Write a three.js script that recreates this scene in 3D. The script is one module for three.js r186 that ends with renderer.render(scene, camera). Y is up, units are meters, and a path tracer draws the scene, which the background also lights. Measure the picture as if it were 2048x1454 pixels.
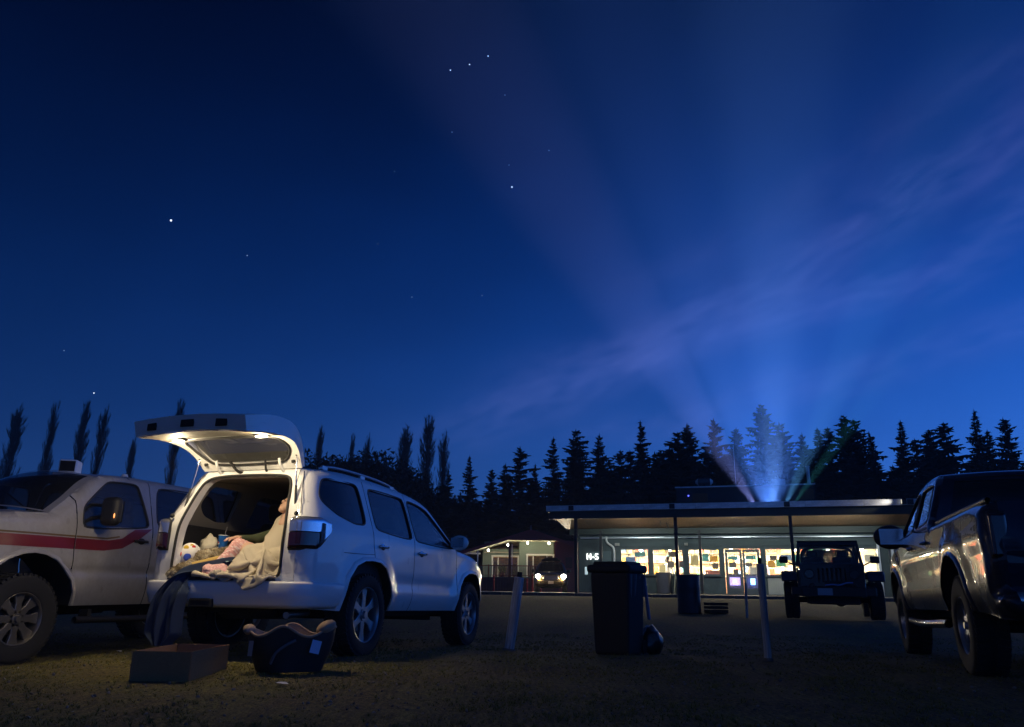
import * as THREE from 'three';
import { mergeGeometries, mergeVertices } from 'three/addons/utils/BufferGeometryUtils.js';
import { RoundedBoxGeometry } from 'three/addons/geometries/RoundedBoxGeometry.js';
import { TextGeometry } from 'three/addons/geometries/TextGeometry.js';
import { TessellateModifier } from 'three/addons/modifiers/TessellateModifier.js';
import { MarchingCubes } from 'three/addons/objects/MarchingCubes.js';
import { FontLoader } from 'three/addons/loaders/FontLoader.js';
import { RectAreaLightUniformsLib } from 'three/addons/lights/RectAreaLightUniformsLib.js';
import { createNoise2D, createNoise3D } from 'simplex-noise';

// ------------------------------------------------------------------ camera, sky, exposure
const scene = new THREE.Scene();
const renderer = new THREE.WebGLRenderer({ antialias: true });
renderer.toneMapping = THREE.LinearToneMapping;
renderer.toneMappingExposure = 1;
renderer.shadowMap.enabled = true;
RectAreaLightUniformsLib.init();

const camera = new THREE.PerspectiveCamera(50.55, 1024 / 727, 0.1, 900);
camera.position.set(0, 0.69, 0);
camera.rotation.order = 'YXZ';
camera.rotation.x = 0.28186;                 // tilted up 16 degrees
camera.rotation.z = 0.01346;                 // a slight roll
scene.add(camera);

const mulberry = (a) => () => { a |= 0; a = a + 0x6D2B79F5 | 0; let t = Math.imul(a ^ a >>> 15, 1 | a); t = t + Math.imul(t ^ t >>> 7, 61 | t) ^ t; return ((t ^ t >>> 14) >>> 0) / 4294967296; };
const rnd = mulberry(11);
const n2 = createNoise2D(mulberry(5)), n3 = createNoise3D(mulberry(6));
const lerp = (a, b, t) => a + (b - a) * t, clamp = (x, a = 0, b = 1) => Math.min(b, Math.max(a, x));
const sstep = (a, b, x) => { const t = clamp((x - a) / (b - a)); return t * t * (3 - 2 * t); };
const fbm = (x, y, o = 4) => { let s = 0, a = 0.5; for (let i = 0; i < o; i++) { s += a * n2(x, y); x = x * 2.03 + 7.1; y = y * 2.03 - 3.7; a *= 0.5; } return s; };
const DEG = Math.PI / 180;

// clear night sky an hour after sunset: the last glow low over the tree line, thin streaks of high cloud
{
  const W = 2048, H = 1024, data = new Float32Array(W * H * 4);
  const streak = (az, el, a0, e0, a1, e1, w, p) => {          // a soft cloud band from (a0,e0) to (a1,e1) degrees
    const dx = a1 - a0, dy = e1 - e0, L = Math.hypot(dx, dy), s = ((az - a0) * dx + (el - e0) * dy) / L, d = ((az - a0) * -dy + (el - e0) * dx) / L;
    const wob = 1.4 * n2(s * 0.05 + p, p * 3.1), tex = clamp(0.72 + 0.65 * fbm(s * 0.10 + p, d * 0.40 + p, 4) + 0.25 * n2(s * 0.35, d * 1.3 + p), 0, 2);
    return Math.exp(-(((d - wob) / w) ** 2)) * sstep(-8, 8, s) * (1 - sstep(L - 4, L + 22, s)) * tex;
  };
  for (let j = 0; j < H; j++) {
    const el = Math.max(0, ((j + 0.5) / H - 0.5) * 180);
    for (let i = 0; i < W; i++) {
      const ang = ((i + 0.5) / W - 0.5) * 360;                // atan2(z, x)
      let az = ang + 90; if (az > 180) az -= 360;             // 0 ahead (-z), + to the right
      const x = 1 - Math.cos((az - 90) * DEG);   // the sun went down far off to the right
      const e = Math.min(el, 52);
      let lnB = 0.50 - 1.30 * x - 0.024 * e - 0.00102 * e * e;
      lnB += 0.10 * fbm(az * 0.04, el * 0.07, 3);
      const B = Math.exp(lnB);
      let r = B * (0.008 + 0.10 * Math.exp(-e / 9)), g = B * (0.130 + 0.19 * Math.exp(-e / 14)), b = B;
      let c = 0;
      c += 1.05 * streak(az, el, -5, 11.5, 38, 28.5, 1.9, 1.3);
      c += 0.80 * streak(az, el, 2, 14.5, 36, 22.5, 1.6, 4.1);
      c += 0.55 * streak(az, el, 4, 11, 36, 17.5, 1.3, 8.7);
      c += 0.45 * streak(az, el, 8, 22, 40, 33, 1.6, 2.9);
      const cl = c * (0.05 + 0.28 * B);
      r += cl * 0.17; g += cl * 0.19; b += cl * 0.50;
      const k = (j * W + i) * 4;
      data[k] = r; data[k + 1] = g; data[k + 2] = b; data[k + 3] = 1;
    }
  }
  const sky = new THREE.DataTexture(data, W, H, THREE.RGBAFormat, THREE.FloatType);
  sky.mapping = THREE.EquirectangularReflectionMapping; sky.magFilter = THREE.LinearFilter; sky.needsUpdate = true;
  scene.background = sky; scene.environment = sky;
}
// damp night air: what makes the projector's beam visible
scene.fog = new THREE.FogExp2(new THREE.Color(0.93, 0.95, 1.0), 0.0011);

// lot frame: the rows of cars, the building and the screen stand turned 18.4 degrees from the camera's axis
const LOT = 18.44 * DEG;
const groundY = (x, z) => {                    // z is forward distance
  let y = 0.035 * Math.exp(-(((z - 7.2) / 1.8) ** 2)) - 0.06 * Math.exp(-(((z - 11.5) / 2.6) ** 2));
  y += 0.34 * sstep(17, 31, z) - 0.28 * sstep(44, 58, z);
  y += 0.06 * Math.exp(-(((z - 17) / 2.5) ** 2));
  const t = sstep(-3.6, -4.6, x) * sstep(5.2, 7.2, z) * (1 - sstep(14, 20, z));
  return lerp(y, -0.075, t);
};
// ------------------------------------------------------------------ helpers
const V3 = (x, y, z) => new THREE.Vector3(x, y, z), V2 = (x, y) => new THREE.Vector2(x, y);
const used = new Map();
const numbered = (n) => { const k = used.get(n) ?? 0; used.set(n, k + 1); return k ? `${n}_${String(k).padStart(3, '0')}` : n; };
function thing(name, label, category, group, kind) {
  const o = new THREE.Group(); o.name = numbered(name); scene.add(o);
  if (label) o.userData.label = label;
  if (category) o.userData.category = category;
  if (group) o.userData.group = group;
  if (kind) o.userData.kind = kind;
  return o;
}
function part(parent, name, geo, mat, label) {
  const g = Array.isArray(geo) ? merge(geo) : geo;
  const m = new THREE.Mesh(g, mat); m.name = name; parent.add(m);
  if (label) m.userData.label = label;
  return m;
}
function sub(parent, name) { const g = new THREE.Group(); g.name = name; parent.add(g); return g; }
function solo(name, geo, mat, label, category, group, kind) {       // a thing that is one mesh
  const m = new THREE.Mesh(Array.isArray(geo) ? merge(geo) : geo, mat); m.name = numbered(name); scene.add(m);
  if (label) m.userData.label = label;
  if (category) m.userData.category = category;
  if (group) m.userData.group = group;
  if (kind) m.userData.kind = kind;
  return m;
}
function merge(list) {
  list = list.map((g) => { let q = g.index ? g.toNonIndexed() : g.clone(); for (const k of Object.keys(q.attributes)) if (!['position', 'normal', 'uv'].includes(k)) q.deleteAttribute(k);
    if (!q.attributes.uv) q.setAttribute('uv', new THREE.BufferAttribute(new Float32Array(q.attributes.position.count * 2), 2));
    if (!q.attributes.normal) q.computeVertexNormals(); return q; });
  return mergeGeometries(list);
}
const tr = (g, x = 0, y = 0, z = 0, rx = 0, ry = 0, rz = 0) => { if (rx) g.rotateX(rx); if (ry) g.rotateY(ry); if (rz) g.rotateZ(rz); return g.translate(x, y, z); };
const box = (w, h, d, x = 0, y = 0, z = 0, r = 0) => (r ? new RoundedBoxGeometry(w, h, d, 2, Math.min(r, w / 2.01, h / 2.01, d / 2.01)) : new THREE.BoxGeometry(w, h, d)).translate(x, y, z);
const cyl = (r0, r1, h, x = 0, y = 0, z = 0, s = 20) => new THREE.CylinderGeometry(r0, r1, h, s).translate(x, y, z);
const tube = (pts, r, seg = 24, rs = 8, closed = false) => new THREE.TubeGeometry(new THREE.CatmullRomCurve3(pts.map((p) => V3(...p)), closed, 'centripetal'), seg, r, rs, closed);
const rod = (a, b, r0, r1 = r0, s = 10) => {                        // a straight round bar between two points
  const A = V3(...a), B = V3(...b), d = B.clone().sub(A), L = d.length(), g = new THREE.CylinderGeometry(r1, r0, L, s);
  g.applyQuaternion(new THREE.Quaternion().setFromUnitVectors(V3(0, 1, 0), d.normalize())); return g.translate((A.x + B.x) / 2, (A.y + B.y) / 2, (A.z + B.z) / 2);
};
const bar = (a, b, w, h) => {                                        // a straight square bar
  const A = V3(...a), B = V3(...b), d = B.clone().sub(A), L = d.length(), g = new THREE.BoxGeometry(w, L, h);
  g.applyQuaternion(new THREE.Quaternion().setFromUnitVectors(V3(0, 1, 0), d.normalize())); return g.translate((A.x + B.x) / 2, (A.y + B.y) / 2, (A.z + B.z) / 2);
};
const lathe = (pts, s = 32) => new THREE.LatheGeometry(pts.map((p) => V2(...p)), s);
function rounded(pts, r) {                                          // a polygon with rounded corners, as points
  const out = [], n = pts.length;
  for (let i = 0; i < n; i++) {
    const p = V2(...pts[i]), a = V2(...pts[(i + n - 1) % n]), b = V2(...pts[(i + 1) % n]);
    const rr = pts[i][2] ?? r, da = a.clone().sub(p), db = b.clone().sub(p), la = Math.min(rr, da.length() * 0.48), lb = Math.min(rr, db.length() * 0.48);
    if (rr <= 0) { out.push([p.x, p.y]); continue; }
    const s = p.clone().add(da.setLength(la)), e = p.clone().add(db.setLength(lb));
    for (let k = 0; k <= 5; k++) { const t = k / 5; out.push([(1 - t) ** 2 * s.x + 2 * t * (1 - t) * p.x + t * t * e.x, (1 - t) ** 2 * s.y + 2 * t * (1 - t) * p.y + t * t * e.y]); }
  }
  return out;
}
const shapeOf = (pts, holes = []) => { const s = new THREE.Shape(pts.map((p) => V2(p[0], p[1]))); for (const h of holes) s.holes.push(new THREE.Path(h.map((p) => V2(p[0], p[1])))); return s; };
function grid(nu, nv, f) {                                          // a surface from f(u, v), with uv in 0..1 unless f gives its own
  const pos = [], uv = [], idx = [];
  for (let j = 0; j <= nv; j++) for (let i = 0; i <= nu; i++) { const p = f(i / nu, j / nv); pos.push(p[0], p[1], p[2]); uv.push(p[3] ?? i / nu, p[4] ?? j / nv); }
  for (let j = 0; j < nv; j++) for (let i = 0; i < nu; i++) { const a = j * (nu + 1) + i, b = a + 1, c = a + nu + 1, d = c + 1; idx.push(a, b, d, a, d, c); }
  const g = new THREE.BufferGeometry(); g.setAttribute('position', new THREE.Float32BufferAttribute(pos, 3)); g.setAttribute('uv', new THREE.Float32BufferAttribute(uv, 2)); g.setIndex(idx); g.computeVertexNormals(); return g;
}
const tess = {};
function drape(shape, edge, map) {                                  // a flat outline, cut fine, laid over map(x, y) -> [X, Y, Z]
  let g = new THREE.ShapeGeometry(shape, 6).toNonIndexed();
  g = (tess[edge] ??= new TessellateModifier(edge, 10)).modify(g);
  const p = g.attributes.position, q = new Float32Array(p.count * 3), uv = new Float32Array(p.count * 2);
  for (let i = 0; i < p.count; i++) { const x = p.getX(i), y = p.getY(i), m = map(x, y); q.set(m, i * 3); uv[i * 2] = x; uv[i * 2 + 1] = y; }
  let o = new THREE.BufferGeometry(); o.setAttribute('position', new THREE.BufferAttribute(q, 3)); o.setAttribute('uv', new THREE.BufferAttribute(uv, 2));
  o = mergeVertices(o, 1e-4); o.computeVertexNormals();
  const P = o.attributes.position, U = o.attributes.uv, N = o.attributes.normal, e = 0.004, a = V3(), b = V3();   // normals from the surface itself, turned the way the faces turn
  for (let i = 0; i < P.count; i++) {
    const x = U.getX(i), y = U.getY(i), x1 = map(x + e, y), x0 = map(x - e, y), y1 = map(x, y + e), y0 = map(x, y - e);
    a.set(x1[0] - x0[0], x1[1] - x0[1], x1[2] - x0[2]); b.set(y1[0] - y0[0], y1[1] - y0[1], y1[2] - y0[2]); a.cross(b);
    if (a.lengthSq() < 1e-16) continue; a.normalize(); b.set(N.getX(i), N.getY(i), N.getZ(i)); const d = a.dot(b); if (Math.abs(d) < 0.6) continue; if (d < 0) a.negate(); N.setXYZ(i, a.x, a.y, a.z);
  }
  return o;
}
function sweep(path, section, closed = false) {                     // path: [x, z] in plan, section: [out, y]; out is to the left of the way, seen from above
  const n = path.length, nor = path.map((p, i) => { const a = path[closed ? (i + n - 1) % n : Math.max(0, i - 1)], b = path[closed ? (i + 1) % n : Math.min(n - 1, i + 1)], dx = b[0] - a[0], dz = b[1] - a[1], l = Math.hypot(dx, dz) || 1; return [dz / l, -dx / l]; });
  const m = closed ? n : n - 1;
  return grid(m, section.length - 1, (u, v) => { const i = Math.round(u * m) % n, s = section[Math.round(v * (section.length - 1))]; return [path[i][0] + nor[i][0] * s[0], s[1], path[i][1] + nor[i][1] * s[0], u * m * 0.3, v]; });
}
const smooth = (pts, k = 6, closed = false) => new THREE.SplineCurve(pts.map((p) => V2(...p))).getPoints((pts.length - 1) * k).map((p) => [p.x, p.y]);
const poly = (pts) => (t) => {                                       // piecewise linear y(x), pts sorted by x
  if (t <= pts[0][0]) return pts[0][1];
  for (let i = 1; i < pts.length; i++) if (t <= pts[i][0]) return lerp(pts[i - 1][1], pts[i][1], (t - pts[i - 1][0]) / (pts[i][0] - pts[i - 1][0]));
  return pts[pts.length - 1][1];
};
// textures: f(u, v) -> grey or [r, g, b] in 0..1 (sRGB for colours); the noise repeats seamlessly
function texture(n, f, { srgb = false, repeat = [1, 1] } = {}) {
  const d = new Uint8Array(n * n * 4);
  for (let j = 0; j < n; j++) for (let i = 0; i < n; i++) { const c = f(i / n, j / n), k = (j * n + i) * 4, a = Array.isArray(c) ? c : [c, c, c]; for (let q = 0; q < 3; q++) d[k + q] = clamp(a[q]) * 255; d[k + 3] = 255; }
  const t = new THREE.DataTexture(d, n, n); t.wrapS = t.wrapT = THREE.RepeatWrapping; t.magFilter = THREE.LinearFilter; t.minFilter = THREE.LinearMipmapLinearFilter; t.generateMipmaps = true;
  if (srgb) t.colorSpace = THREE.SRGBColorSpace; t.repeat.set(...repeat); t.needsUpdate = true; return t;
}
const tileNoise = (u, v, f, s = 0) => { const a = u * 2 * Math.PI, b = v * 2 * Math.PI, r = f / (2 * Math.PI); return 0.5 + 0.5 * (n3(Math.cos(a) * r + s, Math.sin(a) * r, Math.cos(b) * r) * 0.6 + n3(Math.sin(b) * r + s, Math.cos(a) * r + 4, Math.sin(a) * r) * 0.6); };
const lin = (r, g, b) => new THREE.Color().setRGB(r, g, b);
const M = (c, rough = 0.7, o = {}) => { const { phys, ...rest } = o; const K = phys ? THREE.MeshPhysicalMaterial : THREE.MeshStandardMaterial; return new K({ color: Array.isArray(c) ? lin(...c) : c, roughness: rough, metalness: 0, side: THREE.DoubleSide, ...rest }); };
const glow = (c, k) => new THREE.MeshStandardMaterial({ color: lin(0.8, 0.8, 0.8), emissive: lin(...c), emissiveIntensity: k, roughness: 0.5, side: THREE.DoubleSide });
const textCanvas = (w, h, draw) => { const c = document.createElement('canvas'); c.width = w; c.height = h; draw(c.getContext('2d'), w, h); const t = new THREE.CanvasTexture(c); t.colorSpace = THREE.SRGBColorSpace; return t; };
const font = await new FontLoader().loadAsync('fonts/droid/droid_sans_bold.typeface.json');
const letters = (s, size, depth = 0.02) => { const g = new TextGeometry(s, { font, size, depth, curveSegments: 4, bevelEnabled: false }); g.computeBoundingBox(); return g.translate(-(g.boundingBox.max.x + g.boundingBox.min.x) / 2, 0, 0); };
// a body or limb from tapered capsules, joined smoothly: caps are [ax, ay, az, ra, bx, by, bz, rb]
function blob(caps, cell, k = 0.03, warp) {
  const lo = [1e9, 1e9, 1e9], hi = [-1e9, -1e9, -1e9];
  for (const c of caps) for (const [o, r] of [[0, c[3]], [4, c[7]]]) for (let q = 0; q < 3; q++) { lo[q] = Math.min(lo[q], c[o + q] - r - 0.03); hi[q] = Math.max(hi[q], c[o + q] + r + 0.03); }
  const ext = Math.max(hi[0] - lo[0], hi[1] - lo[1], hi[2] - lo[2]), N = Math.min(150, Math.ceil(ext / cell) + 6), cen = lo.map((l, q) => (l + hi[q]) / 2), half = ext / 2 * N / (N - 6);
  const mc = new MarchingCubes(N, new THREE.MeshBasicMaterial(), false, false, 120000); mc.isolation = 0;
  const dist = (x, y, z) => { let d = 1e3; for (const c of caps) {
    const bx = c[4] - c[0], by = c[5] - c[1], bz = c[6] - c[2], px = x - c[0], py = y - c[1], pz = z - c[2], t = clamp((px * bx + py * by + pz * bz) / (bx * bx + by * by + bz * bz + 1e-9));
    const e = Math.hypot(px - bx * t, py - by * t, pz - bz * t) - lerp(c[3], c[7], t), h = clamp(0.5 + 0.5 * (d - e) / k); d = lerp(d, e, h) - k * h * (1 - h); } return warp ? d + warp(x, y, z) : d; };
  for (let zi = 0; zi < N; zi++) for (let yi = 0; yi < N; yi++) for (let xi = 0; xi < N; xi++)
    mc.field[xi + yi * N + zi * N * N] = -dist(cen[0] + half * (xi - N / 2) / (N / 2), cen[1] + half * (yi - N / 2) / (N / 2), cen[2] + half * (zi - N / 2) / (N / 2));
  mc.update();
  const n = mc.count, p = new Float32Array(n * 3);
  for (let i = 0; i < n; i++) for (let q = 0; q < 3; q++) p[i * 3 + q] = cen[q] + half * mc.positionArray[i * 3 + q];
  let g = new THREE.BufferGeometry(); g.setAttribute('position', new THREE.BufferAttribute(p, 3)); g = mergeVertices(g, 1e-5); g.computeVertexNormals(); return g;
}
function lampAt(parent, x, y, z, color, I, r = 1) { const l = new THREE.PointLight(lin(...color), I, 0, 2); l.position.set(x, y, z); l.shadow.radius = r; l.name = 'lamp_light'; parent.add(l); return l; }
const place = (o, X, Zf, turn = 0, y = groundY(X, Zf)) => { o.position.set(X, y, -Zf); o.rotation.y = turn; return o; };
// ------------------------------------------------------------------ vehicles: local x forward, y up, z to the right, rear axle at x = 0
const clipX = (pts, c, keepRight) => { const out = [], n = pts.length; for (let i = 0; i < n; i++) { const a = pts[i], b = pts[(i + 1) % n], ia = keepRight ? a[0] >= c : a[0] <= c, ib = keepRight ? b[0] >= c : b[0] <= c;
  if (ia) out.push(a); if (ia !== ib) { const t = (c - a[0]) / (b[0] - a[0]); out.push([c, lerp(a[1], b[1], t)]); } } return out; };
const inflate = (pts, k) => { const cx = pts.reduce((s, p) => s + p[0], 0) / pts.length, cy = pts.reduce((s, p) => s + p[1], 0) / pts.length; return pts.map((p) => { const dx = p[0] - cx, dy = p[1] - cy, l = Math.hypot(dx, dy); return [p[0] + dx / l * k, p[1] + dy / l * k]; }); };
const mat = {
  rubber: M([0.018, 0.018, 0.019], 0.85), trim: M([0.02, 0.02, 0.022], 0.55), chrome: M([0.62, 0.63, 0.65], 0.12, { metalness: 1 }), alloy: M([0.42, 0.43, 0.45], 0.3, { metalness: 0.9 }),
  dark: M([0.008, 0.008, 0.009], 0.8), glass: M([0.30, 0.32, 0.34], 0.03, { phys: true, transmission: 0.92, ior: 1.5 }), tint: M([0.10, 0.11, 0.12], 0.03, { phys: true, transmission: 0.85, ior: 1.5 }),
  reflector: M([0.75, 0.76, 0.78], 0.15, { metalness: 1 }), lens: M([0.9, 0.9, 0.9], 0.05, { phys: true, transmission: 0.95, ior: 1.5 }), redlens: M([0.030, 0.004, 0.006], 0.12, { phys: true, clearcoat: 1, clearcoatRoughness: 0.05 }),
  seat: M([0.035, 0.034, 0.034], 0.9), headliner: M([0.24, 0.22, 0.19], 0.9), charcoal: M([0.025, 0.025, 0.026], 0.8), plate: M([0.6, 0.62, 0.66], 0.5),
};
function paint(c, o = {}) {
  const dust = texture(256, (u, v) => 0.25 + 0.25 * tileNoise(u, v, 9, 3), { repeat: [0.7, 0.7] });
  return M(c, 1, { phys: true, clearcoat: 0.9, clearcoatRoughness: 0.06, roughnessMap: dust, ...o });
}
function wheelGeo(R, w, rim, spokes) {
  const h = w / 2, tyre = new THREE.LatheGeometry([[rim * 0.98, -h * 0.86], [rim * 1.08, -h], [R * 0.9, -h], [R * 0.965, -h * 0.9], [R * 0.995, -h * 0.72], [R, -h * 0.3], [R, h * 0.3], [R * 0.995, h * 0.72], [R * 0.965, h * 0.9], [R * 0.9, h], [rim * 1.08, h], [rim * 0.98, h * 0.86]].map((p) => V2(...p)), 56).rotateX(Math.PI / 2);
  const lugs = []; for (let i = 0; i < 44; i++) for (const s of [-1, 1]) { const a = (i + (s > 0 ? 0.5 : 0)) / 44 * 2 * Math.PI; lugs.push(tr(new THREE.BoxGeometry(0.045, 0.026, w * 0.36), 0, R - 0.004, s * w * 0.26, 0, s * 0.25, 0).rotateZ(a)); }
  const barrel = new THREE.LatheGeometry([[rim * 0.93, -h * 0.84], [rim, -h * 0.86], [rim * 0.96, -h * 0.5], [rim * 0.9, 0], [rim * 0.93, h * 0.6], [rim * 1.0, h * 0.88], [rim * 0.95, h * 0.9], [rim * 0.93, h * 0.7]].map((p) => V2(...p)), 48).rotateX(Math.PI / 2);
  const sp = []; for (let i = 0; i < spokes; i++) { const a = i / spokes * 2 * Math.PI; const s = new THREE.Shape(); const r0 = rim * 0.16, r1 = rim * 0.955; s.moveTo(-0.036, r0); s.lineTo(-0.026, (r0 + r1) / 2); s.lineTo(-0.052, r1); s.lineTo(0.052, r1); s.lineTo(0.026, (r0 + r1) / 2); s.lineTo(0.036, r0); s.closePath();
    sp.push(new THREE.ExtrudeGeometry(s, { depth: 0.022, bevelEnabled: true, bevelSize: 0.006, bevelThickness: 0.006, bevelSegments: 2 }).translate(0, 0, h * 0.42).rotateZ(a)); }
  const cap = [new THREE.CylinderGeometry(rim * 0.22, rim * 0.26, 0.05, 24).rotateX(Math.PI / 2).translate(0, 0, h * 0.5), new THREE.CylinderGeometry(rim * 0.13, rim * 0.15, 0.03, 20).rotateX(Math.PI / 2).translate(0, 0, h * 0.5 + 0.035)];
  const back = new THREE.CylinderGeometry(rim * 0.9, rim * 0.9, 0.03, 32).rotateX(Math.PI / 2).translate(0, 0, -h * 0.1);
  const disc = new THREE.CylinderGeometry(rim * 0.6, rim * 0.6, 0.02, 28).rotateX(Math.PI / 2).translate(0, 0, h * 0.05);
  return { tyre: merge([tyre, ...lugs]), barrel, spokes: merge([...sp, ...cap]), back, disc };
}
function addWheel(parent, G, x, y, z, side, rimMat = mat.alloy) {    // side +1: outer face to +z
  const w = sub(parent, 'wheel'); w.position.set(x, y, z); if (side < 0) w.rotation.y = Math.PI;
  part(w, 'tyre', G.tyre, mat.rubber); part(w, 'rim', G.barrel, rimMat); part(w, 'spokes', G.spokes, rimMat); part(w, 'wheel_back', G.back, mat.dark); part(w, 'brake_disc', G.disc, M([0.2, 0.19, 0.18], 0.4, { metalness: 0.8 })); return w;
}
function vehicle(root, S) {
  const P = []; for (const s of S.top) for (const p of s.pts) if (!P.length || Math.hypot(p[0] - P[P.length - 1][0], p[1] - P[P.length - 1][1]) > 1e-6) P.push(p);
  const seg = P.slice(1).map((b, i) => { const a = P[i], dx = b[0] - a[0], dy = b[1] - a[1], l = Math.hypot(dx, dy); return { a, dx, dy, l2: l * l, nx: Math.abs(dy / l) }; });
  const near = (x, y) => { let d = 9, nx = 0; for (const s of seg) { const t = clamp(((x - s.a[0]) * s.dx + (y - s.a[1]) * s.dy) / s.l2), e = Math.hypot(x - s.a[0] - s.dx * t, y - s.a[1] - s.dy * t); if (e < d - 1e-9) { d = e; nx = s.nx; } } return [d, nx]; };
  const xF = Math.max(...P.map((p) => p[0])), xB = Math.min(...P.map((p) => p[0])), rOf = (x) => lerp(S.rTop ?? 0.06, S.rEnd ?? 0.13, Math.max(sstep(xF - 0.8, xF - 0.15, x), sstep(xB + 0.55, xB + 0.1, x)));
  const hw = (x, y) => { const [d] = near(x, y), r = rOf(x), q = 1 - Math.min(d, r) / r; return S.base(x, y) - r * (1 - Math.sqrt(Math.max(0, 1 - q * q))); };
  const edge = (x, y) => S.base(x, y) - rOf(x);
  S.hw = hw; S.edge = edge;
  // outline in side view
  const out = [...P]; const sill = S.sill, arch = (cx, a) => a.map((p) => [cx + p[0], p[1]]);
  out.push(...arch(0, S.archR), ...arch(S.wb, S.archF));
  const cuts = S.cuts, panels = [];                                  // from rear to front
  for (let i = 0; i <= cuts.length; i++) { let o = out; if (i > 0) o = clipX(o, cuts[i - 1] + 0.006, true); if (i < cuts.length) o = clipX(o, cuts[i] - 0.006, false); panels.push(o); }
  for (const s of [1, -1]) {
    panels.forEach((o, i) => {
      const wins = S.windows.filter((w) => w.panel === i).map((w) => ({ ...w, r: rounded(w.pts, w.round ?? 0.05) }));
      const pm = part(root, S.panelNames[i], drape(shapeOf(o, wins.map((w) => w.r)), S.fine ?? 0.07, (x, y) => [x, y, s * hw(x, y)]), S.paint);
      for (const w of wins) {
        part(pm, 'window', drape(shapeOf(inflate(w.r, 0.006)), 0.15, (x, y) => [x, y, s * (hw(x, y) - 0.014)]), w.mat ?? mat.tint);
        part(pm, 'window_seal', tube(w.r.filter((_, k) => k % 2 === 0).map(([x, y]) => [x, y, s * (hw(x, y) - 0.003)]), w.seal ?? 0.010, w.r.length * 2, 6, true), mat.trim);
      }
      for (const h of (S.handles ?? []).filter((h) => h.panel === i)) {
        const z0 = hw(h.x, h.y); part(pm, 'door_handle', [tube([[h.x - 0.10, h.y, s * (z0 + 0.004)], [h.x - 0.07, h.y, s * (z0 + 0.03)], [h.x + 0.05, h.y, s * (z0 + 0.032)], [h.x + 0.10, h.y, s * (z0 + 0.004)]], 0.014, 12, 8), tr(new THREE.SphereGeometry(0.05, 14, 8).scale(1.1, 0.7, 0.12), h.x - 0.01, h.y, s * (z0 + 0.001))], h.mat ?? mat.chrome);
      }
      if (S.onPanel) S.onPanel(pm, i, s, hw);
    });
    // wheel arch liner: dark inside of the wing
    for (const [cx, a] of [[0, S.archR], [S.wb, S.archF]]) part(root, 'wheel_well', grid(a.length - 1, 1, (u, v) => { const p = a[Math.round(u * (a.length - 1))]; const z = hw(cx + p[0], Math.max(p[1], sill + 0.02)); return [cx + p[0], p[1] + 0.004, s * (v ? z - 0.45 : z - 0.002)]; }), mat.dark);
    if (S.flare) for (const [cx, a] of [[0, S.archR], [S.wb, S.archF]]) part(root, 'wheel_arch_flare', grid(a.length - 1, 4, (u, v) => { const p = a[Math.round(u * (a.length - 1))], m = 1 + 0.11 * v, x = cx + p[0] * m, y = p[1] + (p[1] - sill) * 0.085 * v; const z = hw(cx + p[0] * 1.05, Math.max(p[1], sill + 0.02)); return [x, y, s * (z + S.flare * Math.sin(Math.PI * (0.5 + 0.5 * v)) - 0.002 * v)]; }), S.paint);
  }
  // top skin, section by section
  for (const s of S.top) {
    if (s.skip) continue;
    const L = s.pts, nu = L.length - 1, row = (t) => { const f = t * nu, i = Math.min(nu - 1, Math.floor(f)), q = f - i; return [lerp(L[i][0], L[i + 1][0], q), lerp(L[i][1], L[i + 1][1], q)]; };
    const nrm = (t) => { const a = row(Math.max(0, t - 0.02)), b = row(Math.min(1, t + 0.02)), dx = b[0] - a[0], dy = b[1] - a[1], l = Math.hypot(dx, dy); return [-dy / l, dx / l]; };
    const f = (t, w, off = 0) => { const p = row(t), n = nrm(t), z = edge(p[0], p[1]) * w, c = (s.crown ?? 0) * (1 - w * w) + off, sg = (n[1] < -0.01 ? -1 : 1); return [p[0] - n[0] * 0 + n[0] * c * sg * (S.dirFix ?? 1), p[1] + n[1] * c * sg, z]; };
    S.f ??= {}; S.f[s.name] = f;
    const nv = s.nv ?? 14, ns = s.ns ?? Math.max(2, nu * 3);
    if (s.glass) {
      const [w0, t0, t1] = s.glass;
      part(root, s.frameName ?? 'pillar', [grid(ns, 3, (u, v) => f(u, lerp(-1, -w0, v))), grid(ns, 3, (u, v) => f(u, lerp(w0, 1, v))), grid(2, nv, (u, v) => f(lerp(0, t0, u), lerp(-w0, w0, v))), grid(2, nv, (u, v) => f(lerp(t1, 1, u), lerp(-w0, w0, v)))], S.paint);
      part(root, s.name, grid(ns, nv, (u, v) => f(lerp(t0, t1, u), lerp(-w0, w0, v), -0.006)), s.mat ?? mat.glass);
    } else part(root, s.name, grid(ns, nv, (u, v) => f(u, lerp(-1, 1, v))), s.mat ?? S.paint);
  }
  part(root, 'underbody', [box(S.wb + 0.6, 0.16, 1.2, S.wb / 2, sill + 0.02, 0), box(0.7, 0.1, 0.9, -0.55, sill + 0.02, 0), rod([0, S.R, -0.7], [0, S.R, 0.7], 0.05), rod([S.wb, S.R, -0.7], [S.wb, S.R, 0.7], 0.05), box(0.12, 0.2, 1.1, S.wb - 0.5, sill - 0.02, 0)], mat.dark);
  const G = wheelGeo(S.R, S.tw ?? 0.26, S.rim, S.spokes ?? 6);
  for (const x of [0, S.wb]) for (const s of [1, -1]) addWheel(root, G, x, S.R, s * ((S.track ?? 0.92) - (S.tw ?? 0.26) / 2), s, S.rimMat);
  return root;
}
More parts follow.
